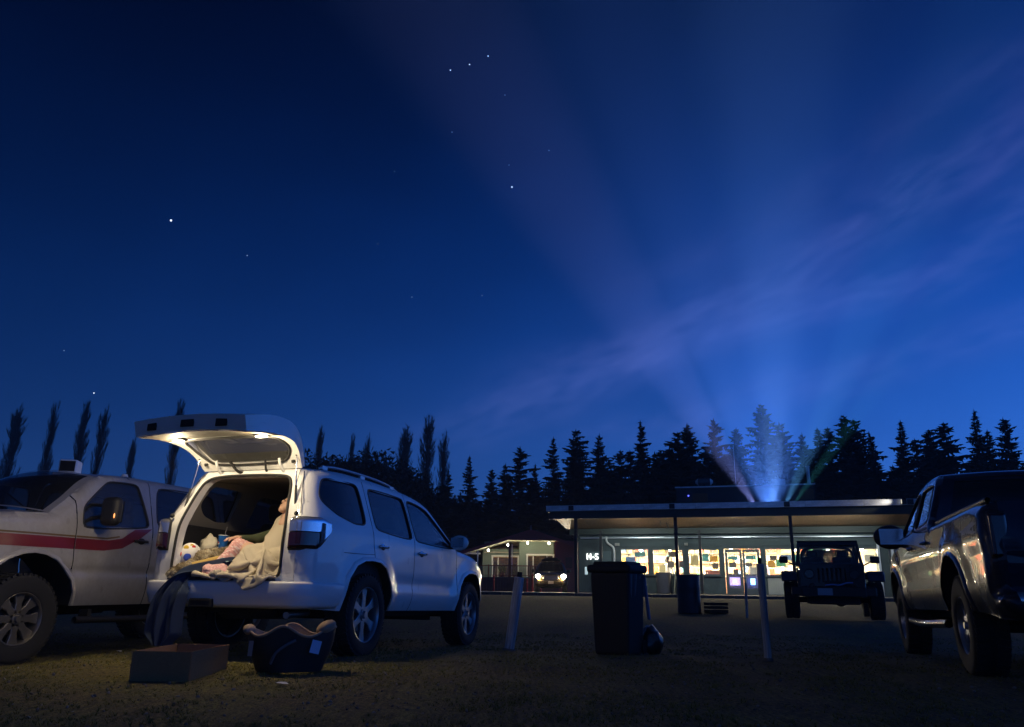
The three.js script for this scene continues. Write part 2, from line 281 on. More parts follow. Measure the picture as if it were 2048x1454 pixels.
// ------------------------------------------------------------------ the white SUV with its liftgate up
const suvWhite = paint([0.78, 0.78, 0.77]);
function suvSpec(pt, { open = false, low = 1 } = {}) {
  const archR = [[-0.50, 0.42], [-0.49, 0.56], [-0.43, 0.72], [-0.31, 0.84], [-0.16, 0.89], [0.0, 0.90], [0.17, 0.89], [0.31, 0.84], [0.42, 0.70], [0.47, 0.56], [0.48, 0.42]];
  const archF = [[-0.48, 0.42], [-0.46, 0.56], [-0.41, 0.72], [-0.30, 0.83], [-0.15, 0.88], [0.0, 0.89], [0.17, 0.88], [0.31, 0.83], [0.43, 0.70], [0.48, 0.56], [0.50, 0.44]];
  return {
    wb: 2.79, R: 0.385, rim: 0.265, tw: 0.265, track: 0.925, sill: 0.42, spokes: 6, paint: pt, archR, archF, rTop: 0.075, rEnd: 0.13, fine: 0.055, flare: 0.016,
    base: (x, y) => {
      const h = y - 1.15; let z = 0.91 - 0.10 * clamp((0.62 - y) / 0.25) ** 2 - 0.36 * (Math.sqrt(h * h + 0.0025) + h) / 2;
      z -= 0.17 * clamp((x - 2.75) / 0.95) ** 2; z -= 0.055 * clamp((-0.35 - x) / 0.75) ** 2 + sstep(1.1, 1.5, y) * 0.05 * clamp((-0.2 - x) / 0.7) ** 1.5;
      for (const cx of [0, 2.79]) { const d = Math.hypot((x - cx), (y - 0.42) * 1.05); z += 0.028 * (sstep(0.72, 0.5, d)); }
      z -= 0.016 * Math.exp(-(((y - 0.70) / 0.07) ** 2)) * sstep(0.5, 0.7, x) * sstep(2.3, 2.1, x);       // door scallop
      return z;
    },
    top: [
      { name: 'front_bumper', pts: smooth([[3.52, 0.40], [3.66, 0.46], [3.70, 0.60], [3.68, 0.72]], 3), crown: 0.10 },
      { name: 'grille', pts: smooth([[3.68, 0.72], [3.66, 0.86], [3.60, 0.98]], 3), crown: 0.10, mat: mat.trim },
      { name: 'hood', pts: smooth([[3.60, 0.98], [3.45, 1.045], [3.0, 1.11], [2.36, 1.17]], 4), crown: 0.035 },
      { name: 'windshield', pts: smooth([[2.36, 1.17], [2.08, 1.38], [1.78, 1.60], [1.62, 1.675]], 4), crown: 0.07, glass: [0.90, 0.06, 0.95], mat: mat.glass, frameName: 'windshield_frame' },
      { name: 'roof', pts: smooth([[1.62, 1.675], [1.25, 1.735], [0.6, 1.765], [0.0, 1.765], [-0.5, 1.745], [-0.80, 1.715]], 4), crown: 0.035, nv: 20 },
      { name: 'tailgate_window', skip: open, pts: smooth([[-0.80, 1.715], [-0.88, 1.58], [-0.98, 1.34], [-1.03, 1.18]], 4), crown: 0.05, glass: [0.86, 0.12, 0.95], mat: mat.tint, frameName: 'tailgate_frame' },
      { name: 'tailgate', skip: open, pts: smooth([[-1.03, 1.18], [-1.055, 1.0], [-1.06, 0.85], [-1.05, 0.70]], 4), crown: 0.04 },
      { name: 'rear_valance', pts: [[-1.05, 0.70], [-1.04, 0.60], [-0.98, 0.44]], crown: 0.02, mat: mat.dark },
    ],
    cuts: [0.06, 1.04, 2.30], panelNames: ['rear_quarter_panel', 'rear_door', 'front_door', 'front_wing'],
    windows: [
      { panel: 0, pts: [[-0.70, 1.635], [-0.07, 1.655], [-0.06, 1.25], [-0.30, 1.235], [-0.60, 1.30], [-0.80, 1.42]], round: 0.075 },
      { panel: 1, pts: [[0.14, 1.645], [0.99, 1.645], [1.00, 1.19], [0.14, 1.225]], round: 0.05 },
      { panel: 2, pts: [[1.08, 1.64], [1.40, 1.625], [1.62, 1.575], [2.22, 1.175], [1.09, 1.18]], round: 0.05, mat: mat.glass },
    ],
    handles: [{ panel: 1, x: 0.27, y: 1.055 }, { panel: 2, x: 1.24, y: 1.045 }],
  };
}
function tailLamp(root, s) {                                          // wraps round the rear corner
  const plan = smooth([[-1.072, 0.655], [-1.066, 0.73], [-1.035, 0.80], [-0.965, 0.855], [-0.87, 0.885], [-0.76, 0.895]], 5);
  const N = plan.length - 1, at = (u, out) => { const i = Math.min(N - 1, Math.floor(u * N)), q = u * N - i, a = plan[i], b = plan[i + 1], dx = b[0] - a[0], dz = b[1] - a[1], l = Math.hypot(dx, dz); return [lerp(a[0], b[0], q) - dz / l * out, lerp(a[1], b[1], q) + dx / l * out]; };
  const topY = (u) => 1.235 - 0.05 * Math.max(0, u - 0.72) / 0.28 - 0.03 * Math.max(0, 0.1 - u) * 10, botY = (u) => 0.935 + (u > 0.62 ? 0.20 * ((u - 0.62) / 0.38) ** 1.5 : 0);
  const g = sub(root, 'tail_lamp');
  const sheet = (u0, u1, v0, v1, out) => grid(24, 10, (a, b) => { const u = lerp(u0, u1, a), v = lerp(v0, v1, b), e = Math.min(1, 7 * Math.min(v, 1 - v, u * 1.3, (1 - u) * 1.3)), p = at(u, out * Math.sqrt(Math.max(0, e * (2 - e)))); return [p[0], lerp(botY(u), topY(u), v), s * p[1]]; });
  part(g, 'lamp_housing', sheet(0, 1, 0, 1, 0.012), mat.trim);
  part(g, 'lamp_lens', sheet(0.04, 0.95, 0.56, 0.97, 0.030), M([0.75, 0.76, 0.80], 0.06, { phys: true, clearcoat: 1, metalness: 0.85 }));
  part(g, 'lamp_lens', sheet(0.03, 0.66, 0.05, 0.53, 0.030), mat.redlens);
  part(g, 'lamp_lens', grid(10, 6, (a, b) => { const u = lerp(0.70, 0.93, a), v = lerp(0.06, 0.5, b) + 0.02, p = at(u, 0.028); return [p[0], lerp(botY(u) + 0.03, topY(u), v), s * p[1]]; }), M([0.7, 0.72, 0.78], 0.08, { metalness: 0.9 }));
  return g;
}
function suvFront(root, S) {
  for (const s of [1, -1]) { const g = sub(root, 'headlamp');
    const sheet = (out, k) => grid(12, 6, (u, v) => { const t = lerp(0.55, 1.0, u), p = S.f.grille(lerp(0.35, 0.98, lerp(0.5 - 0.5 * k, 0.5 + 0.5 * k, v)), s * t); return [p[0] + out - 0.10 * u * u, p[1], p[2]]; });
    part(g, 'lamp_housing', sheet(0.012, 1), mat.reflector); part(g, 'lamp_lens', sheet(0.03, 0.9), mat.lens); }
  part(root, 'radiator_grille', Array.from({ length: 4 }, (_, k) => box(0.04, 0.018, 0.9, 3.775 - k * 0.012, 0.76 + k * 0.055, 0, 0.006)), mat.chrome);
  part(root, 'bumper_intake', box(0.05, 0.12, 1.0, 3.79, 0.55, 0, 0.02), mat.dark);
  part(root, 'licence_plate', box(0.01, 0.15, 0.30, 3.83, 0.60, 0), mat.plate);
}
function mirrors(root, x, y, z, m, big = 1) {
  for (const s of [1, -1]) { const g = sub(root, 'door_mirror');
    part(g, 'mirror_housing', tr(new THREE.SphereGeometry(0.13 * big, 20, 14).scale(0.55, 0.72, 0.95), x, y, s * (z + 0.15)), m);
    part(g, 'mirror_glass', tr(new THREE.CircleGeometry(0.10 * big, 20).scale(1, 0.72, 1), x - 0.062 * big, y, s * (z + 0.15), 0, 0, 0).rotateY(0), mat.reflector).geometry.copy(grid(8, 6, (u, v) => [x - 0.074 * big, y + (v - 0.5) * 0.12 * big, s * (z + 0.15) + (u - 0.5) * 0.17 * big]));
    part(g, 'mirror_arm', rod([x + 0.02, y - 0.05, s * (z - 0.02)], [x, y - 0.05, s * (z + 0.08)], 0.025, 0.03), mat.trim); }
}
function roofRails(root, S, m) {
  for (const s of [1, -1]) { const p = [[-0.55, 0], [-0.4, 0.03], [0.2, 0.04], [0.9, 0.035], [1.15, 0]]; const rt = poly([[-0.8, 1.715], [-0.5, 1.745], [0, 1.765], [0.6, 1.765], [1.25, 1.735]]);
    part(root, 'roof_rail', [tube(p.map(([x, d]) => [x, rt(x) + 0.018 + d, s * (S.edge(x, 1.74) - 0.05)]), 0.014, 30, 8), ...[-0.45, 0.3, 1.0].map((x) => box(0.10, 0.05, 0.03, x, rt(x) + 0.03, s * (S.edge(x, 1.74) - 0.05), 0.01))], m); }
}
const suv = thing('white_suv', 'white SUV with liftgate raised and blankets in its lit cargo area', 'car');
{
  const S = suvSpec(suvWhite, { open: true });
  S.onPanel = (pm, i, s, hw) => {
    if (i === 0 && s === 1) { const b = letters('SR5', 0.034, 0.006); const z = hw(-0.01, 1.30); part(pm, 'badge', b.rotateY(0).translate(0.0, 1.245, z - 0.004), mat.chrome); }
    if (i === 0) part(pm, 'fuel_door_seam', tube([[0, 1]].flatMap(() => []).concat([[-0.52, 0.95, s * (hw(-0.52, 0.95) + 0.0005)], [-0.2, 0.955, s * (hw(-0.2, 0.955) + 0.0005)], [0.05, 0.965, s * (hw(0.05, 0.965) + 0.0005)]]), 0.003, 12, 5), mat.trim);
  };
  vehicle(suv, S);
  suvFront(suv, S); mirrors(suv, 2.12, 1.24, 0.86, suvWhite); roofRails(suv, S, mat.alloy);
  // rear opening: painted frame with rounded hole
  const rx = poly([[0.60, -1.04], [0.70, -1.05], [0.85, -1.06], [1.0, -1.055], [1.18, -1.03], [1.34, -0.98], [1.58, -0.88], [1.715, -0.80]]);
  const ow = poly([[0.66, 0.60], [0.95, 0.605], [1.2, 0.60], [1.45, 0.555], [1.66, 0.50]]);
  const rearOut = []; for (let k = 0; k <= 20; k++) { const y = lerp(0.64, 1.713, k / 20); rearOut.push([S.edge(rx(y), y), y]); }
  const outline = [...rearOut, ...rearOut.slice().reverse().map(([z, y]) => [-z, y])];
  const hole = rounded([[-0.60, 0.695, 0.05], [0.60, 0.695, 0.05], [0.605, 1.0, 0], [0.60, 1.2, 0.2], [0.50, 1.655, 0.13], [-0.50, 1.655, 0.13], [-0.60, 1.2, 0.2], [-0.605, 1.0, 0]], 0.05);
  const rearMap = (z, y) => [rx(y) - 0.02 * (1 - clamp(Math.abs(z) / 0.8) ** 2), y, z];
  part(suv, 'tailgate_opening_frame', drape(shapeOf(outline, [hole]), 0.05, rearMap), suvWhite);
  const ring = (dx, k) => hole.map(([z, y]) => { const p = rearMap(z * (1 - k), y + (y > 1.2 ? -k : k) * 0.5); return [p[0] + dx, p[1], p[2]]; });
  const R0 = ring(0, 0), R1 = ring(0.10, 0.02);
  part(suv, 'opening_jamb', grid(hole.length, 1, (u, v) => (v ? R1 : R0)[Math.round(u * hole.length) % hole.length]), suvWhite);
  part(suv, 'weather_seal', tube(ring(-0.008, 0.018).filter((_, i) => i % 2 === 0), 0.013, 160, 7, true), mat.rubber);
  for (const s of [1, -1]) tailLamp(suv, s);
  // drain channel ridges and bump stops on the pillars
  for (const s of [1, -1]) { part(suv, 'pillar_seam', tube([[-0.80, 1.69, s * 0.575], [-0.93, 1.45, s * 0.66], [-1.0, 1.27, s * 0.715]].map(([x, y, z]) => [x - 0.012, y, z]), 0.004, 16, 5), mat.trim); part(suv, 'bump_stop', tr(new THREE.SphereGeometry(0.022, 10, 8), -1.045, 1.262, s * 0.69), mat.rubber); }
  // rear bumper with its step
  const plan = smooth([[-0.50, 0.935], [-0.70, 0.93], [-0.95, 0.905], [-1.09, 0.82], [-1.15, 0.68], [-1.165, 0.40], [-1.17, 0], [-1.165, -0.40], [-1.15, -0.68], [-1.09, -0.82], [-0.95, -0.905], [-0.70, -0.93], [-0.50, -0.935]], 5);
  part(suv, 'rear_bumper', sweep(plan, [[-0.17, 0.668], [-0.02, 0.664], [-0.004, 0.655], [0, 0.64], [0, 0.56], [-0.012, 0.53], [-0.03, 0.47], [-0.06, 0.44], [-0.18, 0.43]].map(([o, y]) => [o, y])), suvWhite);
  part(suv, 'bumper_step', box(0.13, 0.014, 1.10, -1.09, 0.676, 0, 0.005), mat.trim);
  part(suv, 'sill_plate', box(0.07, 0.02, 1.12, -1.03, 0.70, 0, 0.006), M([0.55, 0.54, 0.52], 0.4));
  part(suv, 'hitch_cover', box(0.05, 0.075, 0.24, -1.16, 0.47, -0.13, 0.01), mat.dark);
  part(suv, 'number_plate_recess', box(0.02, 0.02, 0.2, -1.18, 0.5, -0.13), mat.dark);
  part(suv, 'exhaust_pipe', rod([-0.6, 0.40, 0.62], [-1.0, 0.38, 0.66], 0.03, 0.03, 12), mat.alloy);
  part(suv, 'spare_wheel', [tr(new THREE.TorusGeometry(0.28, 0.09, 10, 28), -0.5, 0.42, 0, Math.PI / 2)], mat.rubber);
  // cabin
  part(suv, 'cargo_floor', box(1.75, 0.05, 1.30, -0.16, 0.665, 0, 0.01), mat.charcoal);
  part(suv, 'cabin_floor', box(2.1, 0.05, 1.5, 1.5, 0.55, 0), mat.charcoal);
  const inner = (y0, y1, x0, x1, holes, d, m, name) => { for (const s of [1, -1]) part(suv, name, drape(shapeOf([[x0, y0], [x1, y0], [x1, y1], [x0, y1]], holes), 0.09, (x, y) => [x, y, s * (S.base(x, y) - d - 0.05 * clamp((y - 1.2) / 0.5))]), m); };
  inner(0.66, 1.21, -0.93, 2.3, [], 0.10, mat.charcoal, 'side_trim');
  inner(1.21, 1.70, -0.80, 0.10, [rounded([[-0.62, 1.60], [-0.11, 1.61], [-0.10, 1.29], [-0.30, 1.27], [-0.55, 1.32], [-0.70, 1.42]], 0.07)], 0.075, mat.headliner, 'pillar_trim');
  inner(1.21, 1.70, 0.10, 1.02, [rounded([[0.20, 1.60], [0.96, 1.61], [0.97, 1.25], [0.20, 1.27]], 0.05)], 0.075, mat.headliner, 'pillar_trim');
  part(suv, 'headliner', grid(20, 12, (u, v) => { const x = lerp(-0.78, 1.6, u), y = poly([[-0.8, 1.66], [0, 1.71], [0.6, 1.71], [1.6, 1.63]])(x); return [x, y - 0.02 * Math.abs(2 * v - 1) ** 3, (2 * v - 1) * 0.60]; }), mat.headliner);
  const seatRow = (x, zs, w) => { for (const z of zs) { const g = sub(suv, 'seat'); part(g, 'seat_back', tr(new RoundedBoxGeometry(0.16, 0.62, w, 3, 0.06), x, 1.02, z, 0, 0, 0.22), mat.seat); part(g, 'headrest', tr(new RoundedBoxGeometry(0.10, 0.19, 0.26, 3, 0.05), x - 0.13, 1.43, z, 0, 0, 0.15), mat.seat); part(g, 'seat_cushion', new RoundedBoxGeometry(0.5, 0.16, w, 3, 0.06).translate(x + 0.28, 0.72, z), mat.seat); } };
  seatRow(0.42, [-0.42, 0.42], 0.52); seatRow(1.45, [-0.38, 0.38], 0.5);
  part(suv, 'dashboard', new RoundedBoxGeometry(0.4, 0.35, 1.4, 3, 0.1).translate(2.25, 0.98, 0), mat.charcoal);
  // liftgate, raised
  const gate = sub(suv, 'liftgate');
  const O = smooth([[-0.795, 1.745], [-0.90, 1.90], [-1.04, 2.035], [-1.22, 2.115], [-1.48, 2.115], [-1.80, 2.045]], 8), I = smooth([[-0.835, 1.715], [-0.94, 1.82], [-1.06, 1.905], [-1.21, 1.955], [-1.45, 1.958], [-1.755, 1.915]], 8);
  const alongOf = (Q) => { const n = Q.length - 1; return (t) => { const f = clamp(t) * n, i = Math.min(n - 1, Math.floor(f)); return [lerp(Q[i][0], Q[i + 1][0], f - i), lerp(Q[i][1], Q[i + 1][1], f - i)]; }; };
  const fo = alongOf(O), fi = alongOf(I);
  const hwg = (t) => poly([[0, 0.56], [0.25, 0.60], [0.45, 0.63], [0.62, 0.645], [0.9, 0.63], [1, 0.59]])(t);
  const on = (fn, drop = 0) => (z, t) => { const p = fn(t), w = hwg(t), e = Math.abs(z) / w; return [p[0], p[1] + drop - 0.035 * e * e * sstep(0.2, 0.7, t), z]; };
  const outl = []; for (let k = 0; k <= 20; k++) outl.push([hwg(k / 20), k / 20]); const full = [...outl, ...outl.slice().reverse().map(([z, t]) => [-z, t])];
  const gl = rounded([[-0.43, 0.12], [0.43, 0.12], [0.54, 0.34], [0.52, 0.645], [-0.52, 0.645], [-0.54, 0.34]], 0.10), gl2 = inflate(gl, 0.03);
  part(gate, 'gate_outer_skin', drape(shapeOf(full, [gl2]), 0.06, on(fo)), suvWhite);
  const painted = outl.filter(([, t]) => t <= 0.71), low = outl.filter(([, t]) => t >= 0.69);
  part(gate, 'gate_inner_frame', drape(shapeOf([...painted, ...painted.slice().reverse().map(([z, t]) => [-z, t])], [gl]), 0.05, on(fi)), suvWhite);
  for (const s of [1, -1]) part(gate, 'gate_rim', grid(24, 2, (u, v) => { const a = on(fo)(s * hwg(u), u), b = on(fi)(s * hwg(u), u); return [0, 1, 2].map((q) => lerp(a[q], b[q], v)); }), suvWhite);
  part(gate, 'gate_lip', grid(24, 3, (u, v) => { const z = (2 * u - 1) * hwg(1), a = on(fo)(z, 1), b = on(fi)(z, 1); return [0, 1, 2].map((q) => lerp(a[q], b[q], v)); }), suvWhite);
  part(gate, 'gate_trim_panel', drape(shapeOf([...low.map(([z, t]) => [z * 0.96, Math.min(t, 0.985)]), ...low.slice().reverse().map(([z, t]) => [-z * 0.96, Math.min(t, 0.985)])]), 0.05, (z, t) => { const p = on(fi)(z, t); return [p[0], p[1] - 0.012, p[2]]; }), M([0.075, 0.066, 0.05], 0.75));
  part(gate, 'rear_window', drape(shapeOf(gl2), 0.08, (z, t) => { const a = on(fo)(z, t), b = on(fi)(z, t); return [0, 1, 2].map((q) => lerp(a[q], b[q], 0.35)); }), M([0.13, 0.13, 0.13], 0.03, { phys: true, transmission: 0.8, ior: 1.5 }));
  part(gate, 'window_seal', tube(gl.filter((_, i) => i % 2 === 0).map(([z, t]) => { const p = on(fi)(z, t); return [p[0], p[1] - 0.004, p[2]]; }), 0.012, 120, 6, true), mat.rubber);
  for (const [z, w] of [[-0.40, 0.10], [-0.02, 0.14], [0.34, 0.12]]) { const a = on(fo)(z, 1), b = on(fi)(z, 1); part(gate, 'latch_hole_shade', box(0.012, 0.085, w, (a[0] + b[0]) / 2 - 0.003, (a[1] + b[1]) / 2 + 0.004, z, 0.004), mat.dark); }  // dark blocks stand in for the shade inside the lip's holes
  part(gate, 'wiper', [rod([-1.30, 2.13, 0.02], [-1.05, 2.05, 0.10], 0.010), rod([-1.17, 2.11, -0.16], [-1.0, 2.02, 0.30], 0.008)], mat.trim);
  part(gate, 'spoiler', grid(6, 20, (u, v) => { const z = (2 * v - 1) * 0.55, p = fo(lerp(0, 0.16, u)); return [p[0] - 0.01, p[1] + 0.03 * Math.sin(u * Math.PI) + 0.012, z]; }), suvWhite);
  for (const s of [1, -1]) {
    part(gate, 'hinge', [tube([[-0.74, 1.70, s * 0.36], [-0.82, 1.685, s * 0.36], [-0.90, 1.74, s * 0.36], [-0.93, 1.80, s * 0.36]], 0.014, 14, 7)], suvWhite);
    part(gate, 'rubber_stop', tr(new THREE.CylinderGeometry(0.018, 0.022, 0.02, 12), -0.90, 1.775, s * 0.50, 0, 0, 0.8), mat.rubber);
    const st = sub(suv, 'gas_strut'); part(st, 'strut_cylinder', rod([-0.985, 1.22, s * 0.635], [-0.955, 1.53, s * 0.595], 0.011), mat.trim); part(st, 'strut_rod', rod([-0.955, 1.53, s * 0.595], [-0.93, 1.83, s * 0.555], 0.006), mat.chrome);
    for (const [x, y, z] of [[-0.985, 1.22, 0.635], [-0.93, 1.83, 0.555]]) part(st, 'strut_bracket', tr(new THREE.SphereGeometry(0.018, 10, 8), x, y, s * z), mat.trim);
  }
  part(gate, 'wiring_grommet', tube([[-0.80, 1.69, -0.10], [-0.86, 1.70, -0.14], [-0.93, 1.79, -0.20]], 0.014, 12, 8), mat.rubber); part(gate, 'wiring_grommet', tube([[-0.80, 1.69, 0.16], [-0.85, 1.71, 0.17], [-0.92, 1.79, 0.20]], 0.011, 12, 8), mat.rubber);
  // the two lamps in the trim, on
  const warm = [1.0, 0.80, 0.50];
  for (const s of [1, -1]) { const l = sub(gate, 'gate_lamp'), z = s * 0.46, p = on(fi)(z, 0.74);
    part(l, 'lamp_bezel', tr(new RoundedBoxGeometry(0.085, 0.02, 0.15, 2, 0.009), p[0], p[1] - 0.014, z), mat.trim);
    part(l, 'lamp_lens', tr(new RoundedBoxGeometry(0.05, 0.016, 0.105, 2, 0.007), p[0], p[1] - 0.026, z), glow([1.0, 0.90, 0.72], 9));
    lampAt(gate, p[0], p[1] - 0.045, z, warm, 2.35, 1.6); const sp = new THREE.SpotLight(lin(...warm), 0.7, 0, 66 * DEG, 0.5, 2); sp.position.set(p[0], p[1] - 0.045, z); sp.target.position.set(p[0] + 0.12, 0, z * 0.95); sp.shadow.radius = 1.6; sp.name = 'lamp_light'; gate.add(sp, sp.target); }
  suv.rotation.set(0, Math.PI / 2 - 0.3218, 0);
  suv.rotateZ(-0.022);
  suv.position.set(-2.273, 0.018, -8.285);
}
// ------------------------------------------------------------------ what lies in and behind the white SUV (SUV axes, turned into the world by inSuv)
suv.updateMatrixWorld(true);
const inSuv = (o) => { o.applyMatrix4(suv.matrixWorld); return o; };
const fleece = texture(512, (u, v) => 0.5 + 0.5 * (tileNoise(u, v, 60, 1) - 0.5) + 0.3 * (tileNoise(u, v, 140, 2) - 0.5));
const beige = M([0.49, 0.43, 0.33], 0.95, { phys: true, sheen: 0.4, sheenRoughness: 0.6, sheenColor: lin(0.6, 0.5, 0.4), bumpMap: fleece, bumpScale: 0.0012 });
// sheet laid over a height field; folds come from ridged noise
const ridge = (x, y, p) => { const a = 1 - Math.abs(n2(x + p, y - p)); return a * a * a; };
// a sheet of cloth let fall over capsules and boxes until it rests; init(u, v) gives its first place, ru and rv the distances between its threads
function cloth(nu, nv, init, ru, rv, caps, floor, steps, pin = () => null) {
  const N = (nu + 1) * (nv + 1), p = new Float32Array(N * 3), o = new Float32Array(N * 3), C = [], id = (i, j) => j * (nu + 1) + i;
  for (let j = 0; j <= nv; j++) for (let i = 0; i <= nu; i++) { const q = init(i / nu, j / nv); p.set(q, id(i, j) * 3); }
  o.set(p); const dg = Math.hypot(ru, rv), add = (a, b, l, k) => C.push([a * 3, b * 3, l, k]);
  for (let j = 0; j <= nv; j++) for (let i = 0; i <= nu; i++) { if (i < nu) add(id(i, j), id(i + 1, j), ru, 0.5); if (j < nv) add(id(i, j), id(i, j + 1), rv, 0.5); if (i < nu && j < nv) { add(id(i, j), id(i + 1, j + 1), dg, 0.3); add(id(i + 1, j), id(i, j + 1), dg, 0.3); } if (i < nu - 2) add(id(i, j), id(i + 3, j), ru * 3, 0.10); if (j < nv - 2) add(id(i, j), id(i, j + 3), rv * 3, 0.10); }
  const pins = []; for (let j = 0; j <= nv; j++) for (let i = 0; i <= nu; i++) { const q = pin(i / nu, j / nv); if (q) pins.push([id(i, j) * 3, q]); }
  for (let s = 0; s < steps; s++) {
    for (let k = 0; k < N * 3; k += 3) for (let c = 0; c < 3; c++) { const v = (p[k + c] - o[k + c]) * 0.965; o[k + c] = p[k + c]; p[k + c] += v - (c === 1 ? 0.0009 : 0); }
    for (let it = 0; it < 7; it++) for (const [a, b, l, k] of C) { const dx = p[b] - p[a], dy = p[b + 1] - p[a + 1], dz = p[b + 2] - p[a + 2], d = Math.sqrt(dx * dx + dy * dy + dz * dz) + 1e-9, f = k * (d - l) / d; p[a] += dx * f; p[a + 1] += dy * f; p[a + 2] += dz * f; p[b] -= dx * f; p[b + 1] -= dy * f; p[b + 2] -= dz * f; }
    for (let k = 0; k < N * 3; k += 3) { let hit = false;
      for (const c of caps) { const bx = c[4] - c[0], by = c[5] - c[1], bz = c[6] - c[2], px = p[k] - c[0], py = p[k + 1] - c[1], pz = p[k + 2] - c[2], t = clamp((px * bx + py * by + pz * bz) / (bx * bx + by * by + bz * bz)), ex = px - bx * t, ey = py - by * t, ez = pz - bz * t, e = Math.sqrt(ex * ex + ey * ey + ez * ez) + 1e-9, r = lerp(c[3], c[7], t); if (e < r) { const m = r / e; p[k] = c[0] + bx * t + ex * m; p[k + 1] = c[1] + by * t + ey * m; p[k + 2] = c[2] + bz * t + ez * m; hit = true; } }
      if (floor(p, k)) hit = true; if (hit) for (let c = 0; c < 3; c++) o[k + c] = lerp(o[k + c], p[k + c], 0.92); }
    for (const [k, q] of pins) for (let c = 0; c < 3; c++) o[k + c] = p[k + c] = q[c];
  }
  return grid(nu, nv, (u, v) => { const k = id(Math.round(u * nu), Math.round(v * nv)) * 3; return [p[k], p[k + 1], p[k + 2], u * nu * ru, v * nv * rv]; });
}
{
  // the beige blanket, over a reclining person
  const caps = [[-0.44, 1.22, 0.36, 0.10, -0.47, 1.22, 0.18, 0.10], [-0.46, 1.15, 0.25, 0.16, -0.64, 0.92, 0.24, 0.17], [-0.64, 0.90, 0.20, 0.15, -0.82, 0.90, 0.10, 0.11], [-0.66, 0.88, 0.34, 0.14, -0.90, 0.82, 0.30, 0.10], [-0.82, 0.88, 0.10, 0.11, -0.92, 0.80, 0.06, 0.09], [-0.50, 0.95, 0.42, 0.12, -0.70, 0.80, 0.48, 0.10]];
  const floor = (p, k) => { let h = false; const x = p[k], f = x > -1.03 ? 0.725 : x > -1.175 ? 0.695 : 0.3; if (p[k + 1] < f) { p[k + 1] = f; h = true; } if (p[k + 2] > 0.575) { p[k + 2] = 0.575; h = true; } if (x < -1.20) { p[k] = -1.20; h = true; } if (x > -1.182 && x < -1.12 && p[k + 1] < 0.69) { p[k] = -1.182; h = true; } if (x > -0.26) p[k] = -0.26; return h; };
  const nz = mulberry(14), g = cloth(88, 96, (u, v) => { const x = lerp(-1.15, -0.345, v), z = lerp(-0.15, 0.57, u) + 0.05 * Math.sin(v * 7), top = lerp(0.93, 1.36, sstep(0.30, 0.95, v)); return [x + 0.012 * n2(u * 9, v * 9), top + 0.075 * n2(u * 4 + 3, v * 4) + 0.03 * n2(u * 10, v * 10) + 0.004 * nz(), z + 0.012 * n2(u * 9 + 4, v * 9)]; }, 1.38 / 88, 1.60 / 96, caps, floor, 280, (u, v) => (v > 0.995 ? [-0.41 + 0.030 * Math.sin(u * 34), 1.315 - 0.05 * Math.abs(u - 0.5) + 0.02 * Math.cos(u * 34), lerp(0.06, 0.50, u)] : Math.abs(v - 0.52) < 0.02 && Math.abs(u - 0.08) < 0.03 ? [-0.76, 1.04, -0.03] : Math.abs(v - 0.30) < 0.02 && Math.abs(u - 0.62) < 0.03 ? [-0.90, 0.965, 0.30] : u > 0.995 && v > 0.2 ? [lerp(-0.98, -0.42, (v - 0.2) / 0.8) + 0.02 * Math.sin(v * 40), lerp(0.80, 1.26, (v - 0.2) / 0.8) + 0.02 * Math.cos(v * 40), 0.565] : null));
  inSuv(solo('beige_blanket', g, beige, 'beige fleece blanket draped in folds over the person in the SUV', 'blanket'));
}
